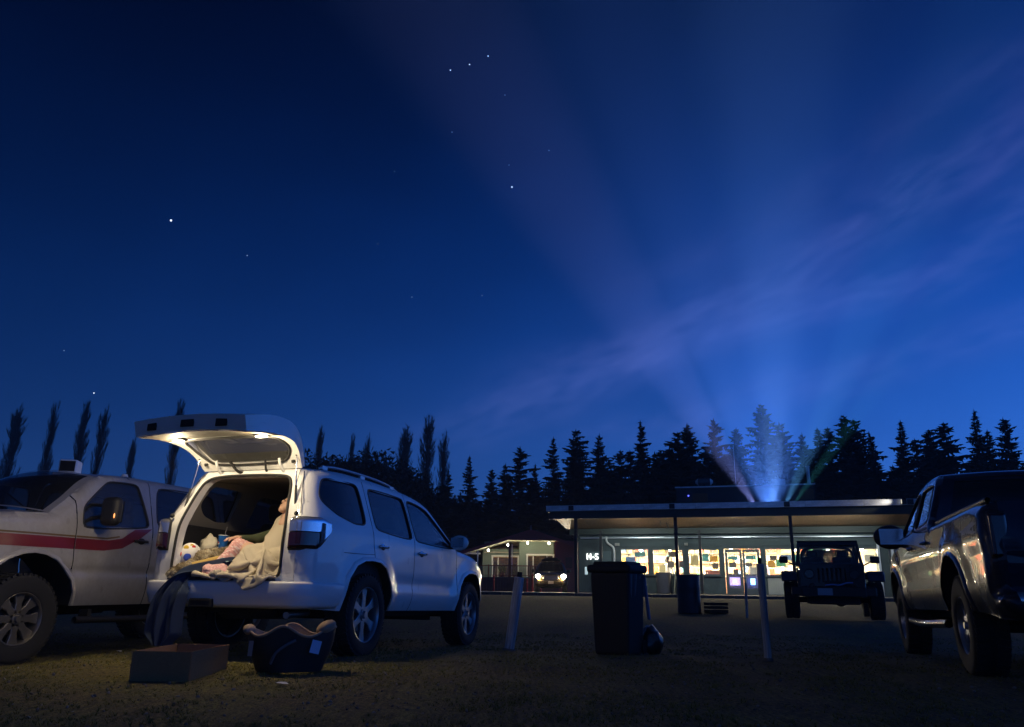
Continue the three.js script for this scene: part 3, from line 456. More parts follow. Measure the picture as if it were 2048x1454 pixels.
{
  // long-haired throw at the left
  const fur = texture(512, (u, v) => { const a = tileNoise(u, v, 7, 4), b = tileNoise(u, v, 26, 7), c = tileNoise(u * 1, v, 90, 2), k = clamp(0.15 + 1.15 * (a - 0.35) + 0.5 * (b - 0.5)), l = 0.75 + 0.5 * (c - 0.5); return [lerp(0.46, 0.95, k) * l, lerp(0.39, 0.90, k) * l, lerp(0.27, 0.78, k) * l]; }, { srgb: true });
  const furB = texture(512, (u, v) => tileNoise(u, v, 40, 8) * 0.6 + 0.4 * tileNoise(u, v, 110, 3));
  const m = M([1, 1, 1], 1, { map: fur, bumpMap: furB, bumpScale: 0.004 });
  const caps = [[-0.52, 0.90, -0.22, 0.10, -0.60, 0.91, -0.50, 0.09], [-0.66, 0.89, -0.26, 0.11, -0.82, 0.86, -0.46, 0.10], [-0.86, 0.80, -0.34, 0.085, -1.03, 0.745, -0.52, 0.06], [-0.90, 0.79, -0.48, 0.075, -1.06, 0.725, -0.60, 0.045], [-0.72, 0.83, -0.52, 0.08, -0.96, 0.76, -0.44, 0.08]];
  const g = blob(caps, 0.0085, 0.05, (x, y, z) => -0.022 * Math.pow(n3(x * 9, y * 9, z * 9) ** 2 + 0.01, 0.4) - 0.005 * n3(x * 45, y * 45, z * 45) + 0.014);
  { const p = g.attributes.position, uv = new Float32Array(p.count * 2); for (let i = 0; i < p.count; i++) { uv[i * 2] = p.getX(i) * 1.6 + p.getY(i); uv[i * 2 + 1] = p.getZ(i) * 1.6 - p.getY(i) * 0.7; } g.setAttribute('uv', new THREE.BufferAttribute(uv, 2)); }
  inSuv(solo('fur_throw', g, m, 'shaggy cream and brown throw at the left of the cargo area', 'throw'));
  const GP = g.attributes.position, GN = g.attributes.normal;
  // strands along the throw
  const q = mulberry(31), pts = []; for (let i = 0; i < 4200; i++) { const k = Math.floor(q() * GP.count), x = GP.getX(k), y = GP.getY(k), z = GP.getZ(k), L = 0.012 + 0.02 * q(), c = (q() - 0.5) * 1.4, d = (q() - 0.5) * 1.4; pts.push([x, y, z, x + (GN.getX(k) + c - 0.5) * L, y + (GN.getY(k) * 0.7 - 0.2) * L, z + (GN.getZ(k) + d) * L]); }
  const pos = new Float32Array(pts.length * 9); pts.forEach((p, i) => pos.set([p[0] - 0.002, p[1], p[2], p[0] + 0.002, p[1], p[2] + 0.002, p[3], p[4], p[5]], i * 9));
  const sg = new THREE.BufferGeometry(); sg.setAttribute('position', new THREE.BufferAttribute(pos, 3)); sg.computeVertexNormals();
  const so = scene.children[scene.children.length - 1]; const st = part(so, 'fur_strands', sg, M([0.55, 0.47, 0.34], 1)); st.userData.kind = 'stuff';
}
const wool = (c) => M(c, 1, { bumpMap: fleece, bumpScale: 0.0008 });
{
  // navy blanket running out over the bumper and hanging to the ground
  const mid = smooth([[-0.70, 0.80, 0], [-0.90, 0.83, 0], [-1.05, 0.80, 0]].map((p) => [p[0], p[1]]), 4);
  const path = new THREE.CatmullRomCurve3([V3(-0.80, 0.79, 0.06), V3(-0.93, 0.80, -0.05), V3(-1.05, 0.765, -0.18), V3(-1.15, 0.71, -0.32), V3(-1.205, 0.58, -0.40), V3(-1.22, 0.42, -0.44), V3(-1.22, 0.26, -0.45), V3(-1.21, 0.10, -0.45)]);
  const g = grid(46, 80, (u, v) => {
    const p = path.getPoint(v), w = lerp(0.08, 0.165, sstep(0.2, 0.7, v)) * (1 - 0.55 * sstep(0.9, 1, v)), a = (2 * u - 1);
    const hang = sstep(0.4, 0.62, v), fold = 0.028 * Math.sin(a * 8 + v * 3) + 0.016 * Math.sin(a * 15 - v * 4);
    const dx = lerp(0.9, 0.05, hang), dz = lerp(0.25, 1, hang);
    return [p.x + a * w * dx - hang * (fold + 0.05 * (1 - a * a)), p.y + (1 - hang) * (fold + 0.04 * (1 - a * a)), p.z + a * w * dz, u * 0.4, v * 1.2];
  });
  inSuv(solo('navy_blanket', g, wool([0.028, 0.045, 0.085]), 'dark blue blanket hanging over the bumper almost to the ground', 'blanket'));
  const g2 = grid(40, 40, (u, v) => { const x = lerp(-1.0, -0.72, v), z = lerp(-0.22, 0.06, u); return [x, 0.80 + 0.06 * Math.sin(u * 3.1) + 0.025 * n2(x * 8, z * 8), z, u, v]; });
  inSuv(solo('teal_towel', g2, wool([0.20, 0.31, 0.36]), 'pale teal towel bunched beside the beige blanket', 'towel'));
}
{
  const pillow = (w, h, d, seed) => { const g = new THREE.SphereGeometry(1, 40, 28), p = g.attributes.position; for (let i = 0; i < p.count; i++) { let x = p.getX(i), y = p.getY(i), z = p.getZ(i); const sx = Math.sign(x) * Math.abs(x) ** 0.62, sz = Math.sign(z) * Math.abs(z) ** 0.62; const n = 1 + 0.07 * n3(x * 1.5 + seed, y * 1.5, z * 1.5); p.setXYZ(i, sx * w * n, y * h * (0.95 + 0.2 * n3(x * 1.4, seed, z * 1.4)), sz * d * n); } g.computeVertexNormals(); return g; };
  const dots = texture(256, (u, v) => { const k = clamp((tileNoise(u, v, 18, 2) - 0.55) * 6); return [lerp(0.80, 0.90, k), lerp(0.60, 0.80, k), lerp(0.60, 0.78, k)]; }, { srgb: true, repeat: [3, 2] });
  const pk = M([1, 1, 1], 0.95, { map: dots, bumpMap: fleece, bumpScale: 0.0008 });
  const o = solo('pink_pillow', tr(pillow(0.17, 0.07, 0.12, 3), -0.99, 0.755, -0.14, 0.2, 0.5, 0.2), pk, 'pink patterned pillow lying on the sill under the navy blanket', 'pillow'); inSuv(o);
  const toy = thing('round_cushion', 'white round cushion with blue red and yellow spots at far left', 'cushion');
  part(toy, 'cushion', new THREE.SphereGeometry(0.11, 32, 22).scale(1, 1.05, 0.92), wool([0.78, 0.76, 0.74]));
  for (const [a, b, r, c] of [[-0.15, -0.22, 0.036, [0.02, 0.06, 0.42]], [-0.35, 0.55, 0.026, [0.75, 0.50, 0.05]], [0.30, 0.62, 0.020, [0.55, 0.03, 0.03]], [-0.85, 0.0, 0.03, [0.55, 0.05, 0.04]], [0.12, 0.75, 0.018, [0.7, 0.45, 0.05]]]) { const k = Math.sqrt(Math.max(0, 1 - a * a - b * b)); const g = new THREE.SphereGeometry(r, 16, 10).scale(1, 1, 0.30); g.rotateY(Math.atan2(-0.76 * k + 0.65 * a, 0.65 * k + 0.76 * a)); part(toy, 'spot', g.translate((-0.76 * k + 0.65 * a) * 0.108, b * 0.112, (0.65 * k + 0.76 * a) * 0.098), M(c, 0.9)); }
  toy.position.set(-0.86, 0.905, -0.58); toy.updateMatrix(); inSuv(toy);
  inSuv(solo('yellow_cloth', tube([[-1.02, 0.80, -0.40], [-0.86, 0.87, -0.24], [-0.70, 0.93, -0.12]], 0.028, 30, 8).translate(0, 0.0, 0), wool([0.52, 0.36, 0.11]), 'rolled yellow cloth between throw and navy blanket', 'cloth'));
}
{
  // paper cup with straw; emblem printed on its side
  const cup = thing('paper_cup', 'blue paper soda cup with round red white and blue emblem and straw', 'cup');
  const t = textCanvas(512, 256, (c, w, h) => {
    const g = c.createLinearGradient(0, 0, 0, h); g.addColorStop(0, '#0d5aa8'); g.addColorStop(1, '#0b4f9c'); c.fillStyle = '#0c55a2'; c.fillRect(0, 0, w, h);
    for (const x of [128, 384]) { c.save(); c.beginPath(); c.arc(x, 140, 34, 0, 7); c.fillStyle = '#f4f4f4'; c.fill(); c.clip(); c.fillStyle = '#c8202c'; c.beginPath(); c.moveTo(x - 40, 100); c.lineTo(x + 40, 100); c.lineTo(x + 40, 118); c.bezierCurveTo(x + 10, 146, x - 8, 128, x - 40, 140); c.fill(); c.fillStyle = '#0d3f8f'; c.beginPath(); c.moveTo(x - 40, 180); c.lineTo(x + 40, 180); c.lineTo(x + 40, 150); c.bezierCurveTo(x + 14, 160, x - 4, 158, x - 40, 160); c.fill(); c.restore(); c.strokeStyle = '#e8eef8'; c.lineWidth = 3; c.beginPath(); c.arc(x, 140, 35, 0, 7); c.stroke(); }
    c.fillStyle = '#dfe8f4'; c.font = 'bold 24px sans-serif'; c.textAlign = 'center'; for (const x of [128, 384]) c.fillText('pepsi', x, 208);
  });
  const wallG = new THREE.CylinderGeometry(0.052, 0.038, 0.145, 36, 4, true); part(cup, 'cup_wall', wallG, M([1, 1, 1], 0.45, { map: t }));
  part(cup, 'cup_rim', tr(new THREE.TorusGeometry(0.052, 0.0035, 8, 36), 0, 0.0735, 0, Math.PI / 2), M([0.85, 0.85, 0.85], 0.5));
  part(cup, 'cup_base', cyl(0.038, 0.038, 0.004, 0, -0.07, 0, 30), M([0.8, 0.8, 0.8], 0.6)); part(cup, 'drink', cyl(0.049, 0.049, 0.002, 0, 0.055, 0, 30), M([0.03, 0.012, 0.006], 0.1));
  part(cup, 'straw', rod([0.01, -0.05, 0], [-0.02, 0.16, 0.012], 0.0035), M([0.12, 0.12, 0.14], 0.4));
  cup.rotation.set(0.02, 2.55, 0.03); cup.position.set(-0.60, 1.035, -0.42); cup.updateMatrix(); inSuv(cup);
  inSuv(solo('cup_box', box(0.18, 0.20, 0.22, -0.60, 0.858, -0.42, 0.01), M([0.03, 0.03, 0.035], 0.8), 'dark box under the blue paper cup', 'box'));
  // crumpled food bag
  const b = new THREE.IcosahedronGeometry(0.09, 5), p = b.attributes.position; for (let i = 0; i < p.count; i++) { const x = p.getX(i), y = p.getY(i), z = p.getZ(i), n = 1 + 0.26 * n3(x * 10, y * 10, z * 10) + 0.09 * (1 - Math.abs(n3(x * 26, y * 26, z * 26))); p.setXYZ(i, x * n * 0.8, y * n * 1.1 + 0, z * n); }
  const bg = mergeVertices(b.deleteAttribute('uv').deleteAttribute('normal'), 1e-5); bg.computeVertexNormals();
  inSuv(solo('crumpled_bag', tr(bg, -0.66, 1.0, -0.54), M([0.50, 0.46, 0.36], 0.6, { phys: true, clearcoat: 0.4 }), 'crumpled pale plastic food bag next to the blue cup', 'bag'));
  inSuv(solo('folded_napkin', tr(new THREE.ConeGeometry(0.05, 0.12, 4, 1).scale(1, 1, 0.5), -0.66, 1.0, -0.45, 0.2, 0.4, 0.1), M([0.7, 0.66, 0.55], 0.9), 'folded paper napkin leaning on the blue cup', 'napkin'));
}
{
  // reclining person: face and one hand show, a pyjama leg comes out from under the blanket
  const per = thing('person', 'person reclining under the beige blanket in the SUV, face turned up', 'person');
  const skin = M([0.58, 0.36, 0.26], 0.6, { phys: true, sheen: 0.2 });
  const hx = -0.50, hy = 1.385, hz = 0.25;
  // head: x is up-forward of the face; the face looks to the rear-left and up
  const F = V3(-0.62, 0.62, -0.30).normalize(), Up = V3(0.55, 0.72, 0.12).sub(F.clone().multiplyScalar(V3(0.55, 0.72, 0.12).dot(F))).normalize(), Rt = new THREE.Vector3().crossVectors(F, Up).normalize();
  const at = (f, u, r) => { const p = V3(hx, hy, hz).addScaledVector(F, f).addScaledVector(Up, u).addScaledVector(Rt, r); return [p.x, p.y, p.z]; };
  const cap = (a, ra, b, rb) => [...at(...a), ra, ...at(...b), rb];
  const head = blob([
    cap([-0.025, 0.03, -0.012], 0.080, [-0.025, 0.03, 0.012], 0.080), cap([0.02, 0.04, -0.02], 0.062, [0.02, 0.04, 0.02], 0.062), cap([0.03, -0.03, -0.018], 0.055, [0.03, -0.03, 0.018], 0.055), cap([0.052, -0.082, -0.010], 0.030, [0.052, -0.082, 0.010], 0.030),
    cap([0.082, 0.02, 0], 0.010, [0.100, -0.018, 0], 0.014), cap([0.092, -0.020, -0.012], 0.008, [0.092, -0.020, 0.012], 0.008), cap([0.078, -0.050, -0.018], 0.008, [0.078, -0.050, 0.018], 0.008), cap([0.076, -0.060, -0.014], 0.009, [0.076, -0.060, 0.014], 0.009),
    cap([0.070, 0.040, -0.045], 0.012, [0.078, 0.042, -0.012], 0.012), cap([0.070, 0.040, 0.045], 0.012, [0.078, 0.042, 0.012], 0.012), cap([-0.02, 0.0, -0.082], 0.014, [-0.025, 0.03, -0.086], 0.018), cap([-0.02, 0.0, 0.082], 0.014, [-0.025, 0.03, 0.086], 0.018),
    cap([-0.03, -0.05, 0], 0.055, [-0.07, -0.17, 0], 0.058)], 0.0036, 0.016);
  const arm = blob([[-0.40, 1.16, 0.10, 0.055, -0.56, 1.08, -0.06, 0.045], [-0.56, 1.08, -0.06, 0.040, -0.72, 1.075, -0.14, 0.028]], 0.008, 0.02);
  // hand lying on the knee: palm and five fingers
  const hand = blob([[-0.715, 1.075, -0.135, 0.026, -0.755, 1.072, -0.155, 0.022], [-0.74, 1.072, -0.125, 0.018, -0.79, 1.068, -0.150, 0.016], [-0.735, 1.072, -0.165, 0.017, -0.78, 1.066, -0.19, 0.015],
    [-0.785, 1.070, -0.145, 0.0095, -0.82, 1.060, -0.155, 0.009], [-0.82, 1.060, -0.155, 0.009, -0.84, 1.040, -0.162, 0.008],
    [-0.79, 1.070, -0.163, 0.0095, -0.828, 1.062, -0.18, 0.009], [-0.828, 1.062, -0.18, 0.009, -0.85, 1.040, -0.19, 0.008],
    [-0.785, 1.068, -0.182, 0.009, -0.82, 1.060, -0.202, 0.0085], [-0.82, 1.060, -0.202, 0.0085, -0.84, 1.040, -0.214, 0.008],
    [-0.775, 1.066, -0.196, 0.0085, -0.803, 1.058, -0.218, 0.008], [-0.803, 1.058, -0.218, 0.008, -0.818, 1.042, -0.228, 0.007],
    [-0.735, 1.076, -0.118, 0.012, -0.765, 1.078, -0.104, 0.010], [-0.765, 1.078, -0.104, 0.010, -0.79, 1.070, -0.102, 0.009]], 0.003, 0.008);
  const torso = blob([[-0.44, 1.18, 0.13, 0.055, -0.41, 1.18, 0.34, 0.055], [-0.44, 1.12, 0.23, 0.11, -0.62, 0.86, 0.22, 0.12], [-0.63, 0.86, 0.14, 0.09, -0.76, 0.95, 0.0, 0.08], [-0.63, 0.84, 0.28, 0.09, -0.86, 0.86, 0.20, 0.07]], 0.014, 0.05);
  const shirt = blob([[-0.45, 1.22, 0.13, 0.072, -0.40, 1.22, 0.35, 0.072], [-0.44, 1.12, 0.23, 0.135, -0.60, 0.90, 0.22, 0.14]], 0.014, 0.05);
  const leg = blob([[-0.60, 0.88, 0.12, 0.10, -0.78, 0.985, -0.09, 0.072], [-0.78, 0.985, -0.09, 0.074, -0.90, 0.80, -0.20, 0.056], [-0.90, 0.80, -0.20, 0.05, -0.94, 0.775, -0.25, 0.04]], 0.010, 0.03, (x, y, z) => 0.006 * n3(x * 22, y * 22, z * 22));
  part(per, 'body', [head, hand, torso], skin);
  const hairG = blob([cap([-0.035, 0.045, -0.012], 0.090, [-0.035, 0.045, 0.012], 0.090), cap([-0.05, 0.0, -0.03], 0.075, [-0.05, 0.0, 0.03], 0.075), cap([-0.07, -0.06, 0], 0.06, [-0.09, -0.12, 0], 0.04)], 0.006, 0.02, (x, y, z) => 0.004 * n3(x * 60, y * 60, z * 60) + 4 * Math.max(0, ((x - hx) * F.x + (y - hy) * F.y + (z - hz) * F.z) - 0.022));
  part(per, 'hair', hairG, M([0.035, 0.022, 0.014], 0.7)); part(per, 'shirt', shirt, M([0.05, 0.06, 0.035], 0.95)); part(per, 'sleeve', arm, M([0.05, 0.065, 0.03], 0.95));
  const pj = texture(256, (u, v) => { const k = clamp((tileNoise(u, v, 14, 2) - 0.5) * 5); return [lerp(0.84, 0.92, k), lerp(0.62, 0.82, k), lerp(0.60, 0.80, k)]; }, { srgb: true });
  const uvOf = (g) => { const p = g.attributes.position, uv = new Float32Array(p.count * 2); for (let i = 0; i < p.count; i++) { uv[i * 2] = (p.getX(i) + p.getY(i)) * 3; uv[i * 2 + 1] = (p.getZ(i) + p.getY(i) * 0.5) * 3; } g.setAttribute('uv', new THREE.BufferAttribute(uv, 2)); return g; };
  part(per, 'pyjama_leg', uvOf(leg), M([1, 1, 1], 0.95, { map: pj }));
  inSuv(per);
}
// ------------------------------------------------------------------ ground
{
  const soil = texture(1024, (u, v) => { const a = tileNoise(u, v, 6, 1), b = tileNoise(u, v, 24, 3), c = tileNoise(u, v, 110, 5), d = tileNoise(u, v, 260, 8), k = clamp(0.45 + 1.1 * (a - 0.5) + 0.7 * (b - 0.5)), l = 0.72 + 0.55 * (c - 0.5) + 0.45 * (d - 0.5); return [lerp(0.47, 0.48, k) * l, lerp(0.41, 0.455, k) * l, lerp(0.24, 0.19, k) * l]; }, { srgb: true, repeat: [0.22, 0.22] });
  const rough = texture(1024, (u, v) => 0.45 * tileNoise(u, v, 90, 2) + 0.35 * tileNoise(u, v, 220, 4) + 0.2 * tileNoise(u, v, 30, 9), { repeat: [0.5, 0.5] });
  const m = M([1, 1, 1], 1, { map: soil, bumpMap: rough, bumpScale: 0.02 });
  const xs = [], zs = []; const fill = (a, b, st, arr) => { for (let t = a; t < b - 1e-6; t += st) arr.push(t); };
  fill(-320, -60, 20, xs); fill(-60, -14, 2, xs); fill(-14, 14, 0.25, xs); fill(14, 60, 2, xs); fill(60, 321, 20, xs); fill(-120, -10, 10, zs); fill(-10, 1, 1, zs); fill(1, 15, 0.2, zs); fill(15, 62, 1, zs); fill(62, 321, 16, zs);
  const g = grid(xs.length - 1, zs.length - 1, (u, v) => { const x = xs[Math.round(u * (xs.length - 1))], z = zs[Math.round(v * (zs.length - 1))]; const near = sstep(26, 10, Math.hypot(x, z)); return [x, groundY(x, z) + near * (0.012 * fbm(x * 0.9, z * 0.9, 3) + 0.010 * fbm(x * 4, z * 4, 2)), -z, x, z]; });
  solo('ground', g, m, null, null, null, 'structure');
  // concrete apron in front of the building
  const q = mulberry(77);
  // thin trampled grass over the near ground
  const blade = new THREE.BufferGeometry(); { const p = []; for (let k = 0; k < 5; k++) { const a = k * 1.26, c = Math.cos(a), s = Math.sin(a), w = 0.0022, L = 0.55 + 0.35 * ((k * 7) % 5) / 5; p.push(-w * s, 0, w * c, w * s, 0, -w * c, c * 0.022 * L, 0.030 * L, s * 0.022 * L); } blade.setAttribute('position', new THREE.Float32BufferAttribute(p, 3)); blade.computeVertexNormals(); }
  const N = 42000, gm = new THREE.InstancedMesh(blade, M([1, 1, 1], 1), N), mt = new THREE.Matrix4(), qt = new THREE.Quaternion(), col = new THREE.Color(); let n = 0;
  while (n < N) {
    const z = 2.2 + 11 * q() ** 1.5, x = (q() - 0.5) * 2 * (1.2 + z * 0.72), cover = clamp(0.5 + 1.3 * fbm(x * 0.55 + 3, z * 0.55, 3) + 0.5 * fbm(x * 2.2, z * 2.2, 2)); if (q() > cover) continue;
    const s = 0.6 + 1.1 * q(); qt.setFromAxisAngle(V3(0, 1, 0), q() * 6.28); mt.compose(V3(x, groundY(x, z) + 0.012 * fbm(x * 0.9, z * 0.9, 3) + 0.010 * fbm(x * 4, z * 4, 2) - 0.002, -z), qt, V3(s, s * (0.35 + 0.55 * q()), s)); gm.setMatrixAt(n, mt);
    const d = q(); col.setRGB(lerp(0.13, 0.28, d), lerp(0.14, 0.22, d), lerp(0.03, 0.055, d)); gm.setColorAt(n, col); n++;
  }
  gm.name = 'grass'; gm.userData.kind = 'stuff'; gm.userData.label = 'thin trampled grass over the near ground'; scene.add(gm);
  // pebbles
  const peb = new THREE.IcosahedronGeometry(0.008, 1).scale(1.2, 0.6, 1), K = 9000, pm = new THREE.InstancedMesh(peb, M([1, 1, 1], 0.95), K);
  for (let i = 0; i < K; i++) { const z = 2.2 + 11 * q() ** 1.4, x = (q() - 0.5) * 2 * (1.2 + z * 0.72), s = 0.4 + 1.3 * q() ** 3; qt.setFromAxisAngle(V3(q(), q(), q()).normalize(), q() * 6); mt.compose(V3(x, groundY(x, z) + 0.012 * fbm(x * 0.9, z * 0.9, 3) + 0.010 * fbm(x * 4, z * 4, 2), -z), qt, V3(s, s, s)); pm.setMatrixAt(i, mt); const k = 0.08 + 0.16 * q(); col.setRGB(k, k * 0.92, k * 0.78); pm.setColorAt(i, col); }
  pm.name = 'gravel'; pm.userData.kind = 'stuff'; pm.userData.label = 'small loose gravel scattered over the dirt'; scene.add(pm);
}
// ------------------------------------------------------------------ the white truck with the red stripe, nose towards the camera, at the left
const truck = thing('utility_truck', 'white utility truck with red side stripe and white loudspeaker box on its roof', 'truck');
{
  // truck axes: x forward (to the camera), y up, z right; front axle at x = 0 in the sketch, so the rear axle is at x = 0 here and the front at wb
  const wb = 3.55, X = (s) => wb - s;                                  // s: metres behind the front axle
  const dirty = texture(512, (u, v) => { const k = clamp(0.55 + 0.7 * (tileNoise(u, v, 7, 2) - 0.5) + 0.5 * (tileNoise(u, v, 30, 6) - 0.5)); return [lerp(0.77, 0.85, k), lerp(0.75, 0.845, k), lerp(0.71, 0.83, k)]; }, { srgb: true, repeat: [0.6, 0.6] });
  const pt = paint([0.64, 0.63, 0.63], { map: dirty, clearcoat: 0.5, clearcoatRoughness: 0.15 });
  const arch = (k) => { const a = []; for (let i = 0; i <= 12; i++) { const t = Math.PI * (1 - i / 12); a.push([0.53 * Math.cos(t), Math.max(0.50, 0.52 + 0.50 * Math.sin(t))]); } return a; };
  const S = {
    wb, R: 0.41, rim: 0.245, tw: 0.28, track: 0.99, sill: 0.50, spokes: 8, paint: pt, archR: arch(), archF: arch(), rTop: 0.085, rEnd: 0.16, fine: 0.07, flare: 0.02,
    base: (x, y) => { const h = y - 1.32; let z = 0.985 - 0.05 * clamp((0.75 - y) / 0.25) ** 2 - 0.30 * (Math.sqrt(h * h + 0.003) + h) / 2; z -= 0.05 * clamp((x - X(-0.1)) / 0.9) ** 2; for (const c of [0, wb]) z += 0.03 * sstep(0.78, 0.54, Math.hypot(x - c, y - 0.52)); z -= 0.02 * Math.exp(-(((y - 0.86) / 0.05) ** 2)) * sstep(X(-0.5), X(0.4), x); return z; },
    top: [
      { name: 'front_bumper', pts: smooth([[X(-0.86), 0.46], [X(-0.98), 0.52], [X(-1.0), 0.72], [X(-0.92), 0.80]], 3), crown: 0.05, mat: mat.chrome },
      { name: 'grille', pts: smooth([[X(-0.92), 0.80], [X(-0.90), 1.05], [X(-0.86), 1.24]], 3), crown: 0.05, mat: mat.trim },
      { name: 'hood', pts: smooth([[X(-0.86), 1.24], [X(-0.72), 1.33], [X(-0.3), 1.385], [X(0.20), 1.42]], 4), crown: 0.05, nv: 24 },
      { name: 'windshield', pts: smooth([[X(0.20), 1.42], [X(0.42), 1.58], [X(0.66), 1.78], [X(0.82), 1.865]], 4), crown: 0.10, glass: [0.90, 0.04, 0.95], mat: mat.glass, frameName: 'windshield_frame', nv: 20 },
      { name: 'roof', pts: smooth([[X(0.82), 1.865], [X(1.1), 1.915], [X(1.8), 1.925], [X(3.3), 1.91], [X(4.3), 1.88]], 4), crown: 0.04, nv: 20 },
      { name: 'tailgate', pts: smooth([[X(4.3), 1.88], [X(4.45), 1.5], [X(4.5), 1.0], [X(4.45), 0.5]], 4), crown: 0.03 },
    ],
    cuts: [X(2.75), X(1.53), X(0.47)], panelNames: ['rear_quarter_panel', 'rear_door', 'front_door', 'front_wing'],
    windows: [
      { panel: 0, pts: [[X(4.1), 1.80], [X(2.85), 1.82], [X(2.85), 1.38], [X(4.2), 1.38]], round: 0.06 },
      { panel: 1, pts: [[X(2.65), 1.83], [X(1.66), 1.835], [X(1.60), 1.38], [X(2.65), 1.38]], round: 0.07 },
      { panel: 2, pts: [[X(1.36), 1.835], [X(0.92), 1.825], [X(0.57), 1.52], [X(0.54), 1.30], [X(1.48), 1.36]], round: 0.06, mat: mat.glass },
    ],
    handles: [{ panel: 2, x: X(1.36), y: 1.20, mat: mat.trim }, { panel: 1, x: X(2.5), y: 1.20, mat: mat.trim }],
    onPanel: (pm, i, s, hw) => {
      // red stripe: level along the wing, sweeping up at the back of the front door
      const bands = { 3: [[X(-0.80), 1.075], [X(0.462), 1.075], [X(0.462), 1.185], [X(-0.80), 1.185]], 2: [[X(0.478), 1.075], [X(0.85), 1.075], [X(1.10), 1.11], [X(1.36), 1.24], [X(1.515), 1.345], [X(1.26), 1.325], [X(1.08), 1.215], [X(0.90), 1.185], [X(0.478), 1.185]] };
      if (bands[i]) { part(pm, 'red_stripe', drape(shapeOf(bands[i]), 0.08, (x, y) => [x, y, s * (hw(x, y) + 0.003)]), M([0.20, 0.012, 0.02], 0.4, { phys: true, clearcoat: 0.4 })); }
      const gold = { 3: [[X(-0.80), 1.195], [X(0.462), 1.195], [X(0.462), 1.212], [X(-0.80), 1.212]], 2: [[X(0.478), 1.195], [X(0.88), 1.195], [X(1.05), 1.225], [X(1.04), 1.24], [X(0.87), 1.212], [X(0.478), 1.212]] };
      if (gold[i]) part(pm, 'pinstripe', drape(shapeOf(gold[i]), 0.08, (x, y) => [x, y, s * (hw(x, y) + 0.003)]), M([0.16, 0.10, 0.03], 0.4));
    },
    rimMat: M([0.30, 0.28, 0.25], 0.35, { metalness: 0.8 }),
  };
  vehicle(truck, S);
  for (const s of [1, -1]) { const g = sub(truck, 'tow_mirror'), x = X(0.70), z0 = 0.95;
    part(g, 'mirror_housing', tr(new RoundedBoxGeometry(0.14, 0.30, 0.22, 4, 0.065), x + 0.02, 1.47, s * (z0 + 0.24)), mat.trim);
    part(g, 'mirror_glass', grid(6, 6, (u, v) => [x - 0.055, 1.36 + 0.22 * v, s * (z0 + 0.16 + 0.16 * u)]), mat.reflector);
    part(g, 'mirror_arm', [rod([x + 0.02, 1.40, s * (z0 - 0.05)], [x + 0.02, 1.42, s * (z0 + 0.18)], 0.022), rod([x + 0.02, 1.55, s * (z0 - 0.10)], [x + 0.02, 1.53, s * (z0 + 0.18)], 0.018)], mat.trim);
    part(g, 'turn_signal', tr(new THREE.SphereGeometry(0.012, 10, 8).scale(0.5, 2.2, 0.8), x + 0.075, 1.42, s * (z0 + 0.335)), glow([1.0, 0.32, 0.03], 1.6));
    part(truck, 'running_board', [tube([[X(0.62), 0.38, s * 0.98], [X(1.6), 0.37, s * 1.0], [X(2.9), 0.38, s * 0.98]], 0.035, 20, 10), box(0.05, 0.10, 0.12, X(0.8), 0.43, s * 0.92), box(0.05, 0.10, 0.12, X(2.6), 0.43, s * 0.92)], mat.trim);
    const hl = sub(truck, 'headlamp'); part(hl, 'lamp_housing', tr(new RoundedBoxGeometry(0.06, 0.22, 0.30, 3, 0.03), X(-0.885), 1.05, s * 0.72), mat.reflector); part(hl, 'lamp_lens', tr(new RoundedBoxGeometry(0.02, 0.21, 0.29, 3, 0.009), X(-0.925), 1.05, s * 0.72), mat.lens); }
  part(truck, 'radiator_grille', Array.from({ length: 3 }, (_, k) => box(0.03, 0.035, 1.1, X(-0.965), 0.90 + k * 0.11, 0, 0.01)), mat.chrome);
  part(truck, 'cowl_panel', grid(10, 24, (u, v) => { const z = (2 * v - 1) * 0.86, x = X(lerp(0.02, 0.24, u)); return [x, 1.425 - 0.03 * Math.abs(z) ** 2 + 0.012, z]; }), mat.trim);
  part(truck, 'wiper', [rod([X(0.20), 1.47, -0.55], [X(0.46), 1.66, 0.05], 0.008), rod([X(0.20), 1.49, 0.1], [X(0.46), 1.68, 0.6], 0.008)], mat.trim);
  for (const z of [-0.40, 0.40]) { const g = sub(truck, 'seat'); part(g, 'seat_back', tr(new RoundedBoxGeometry(0.16, 0.66, 0.52, 3, 0.07), X(1.55), 1.22, z, 0, 0, -0.2), mat.seat); part(g, 'headrest', new RoundedBoxGeometry(0.10, 0.18, 0.26, 3, 0.04).translate(X(1.62), 1.64, z), mat.seat); }
  part(truck, 'dashboard', new RoundedBoxGeometry(0.35, 0.3, 1.6, 3, 0.08).translate(X(0.55), 1.25, 0), mat.charcoal); part(truck, 'steering_wheel', tr(new THREE.TorusGeometry(0.19, 0.016, 8, 28), X(0.85), 1.35, -0.38, 0, Math.PI / 2, 0.4), mat.charcoal);
  part(truck, 'cabin_floor', box(3.2, 0.06, 1.7, X(2.2), 0.62, 0), mat.charcoal); part(truck, 'cabin_bulkhead', box(0.05, 1.1, 1.5, X(4.2), 1.2, 0), mat.charcoal);
  const lb = sub(truck, 'loudspeaker_box');
  part(lb, 'speaker_case', new RoundedBoxGeometry(0.22, 0.16, 0.20, 3, 0.025).translate(0, 0.11, 0), M([0.80, 0.80, 0.79], 0.5)); part(lb, 'speaker_grille', box(0.01, 0.12, 0.165, 0.111, 0.11, 0, 0.004), mat.dark);
  part(lb, 'speaker_mount', [box(0.22, 0.03, 0.3, 0, 0.015, 0, 0.01), box(0.05, 0.04, 0.05, 0, 0.04, 0)], mat.plate);
  lb.position.set(X(1.25), 1.955, 0.12); lb.rotation.y = 0.55;
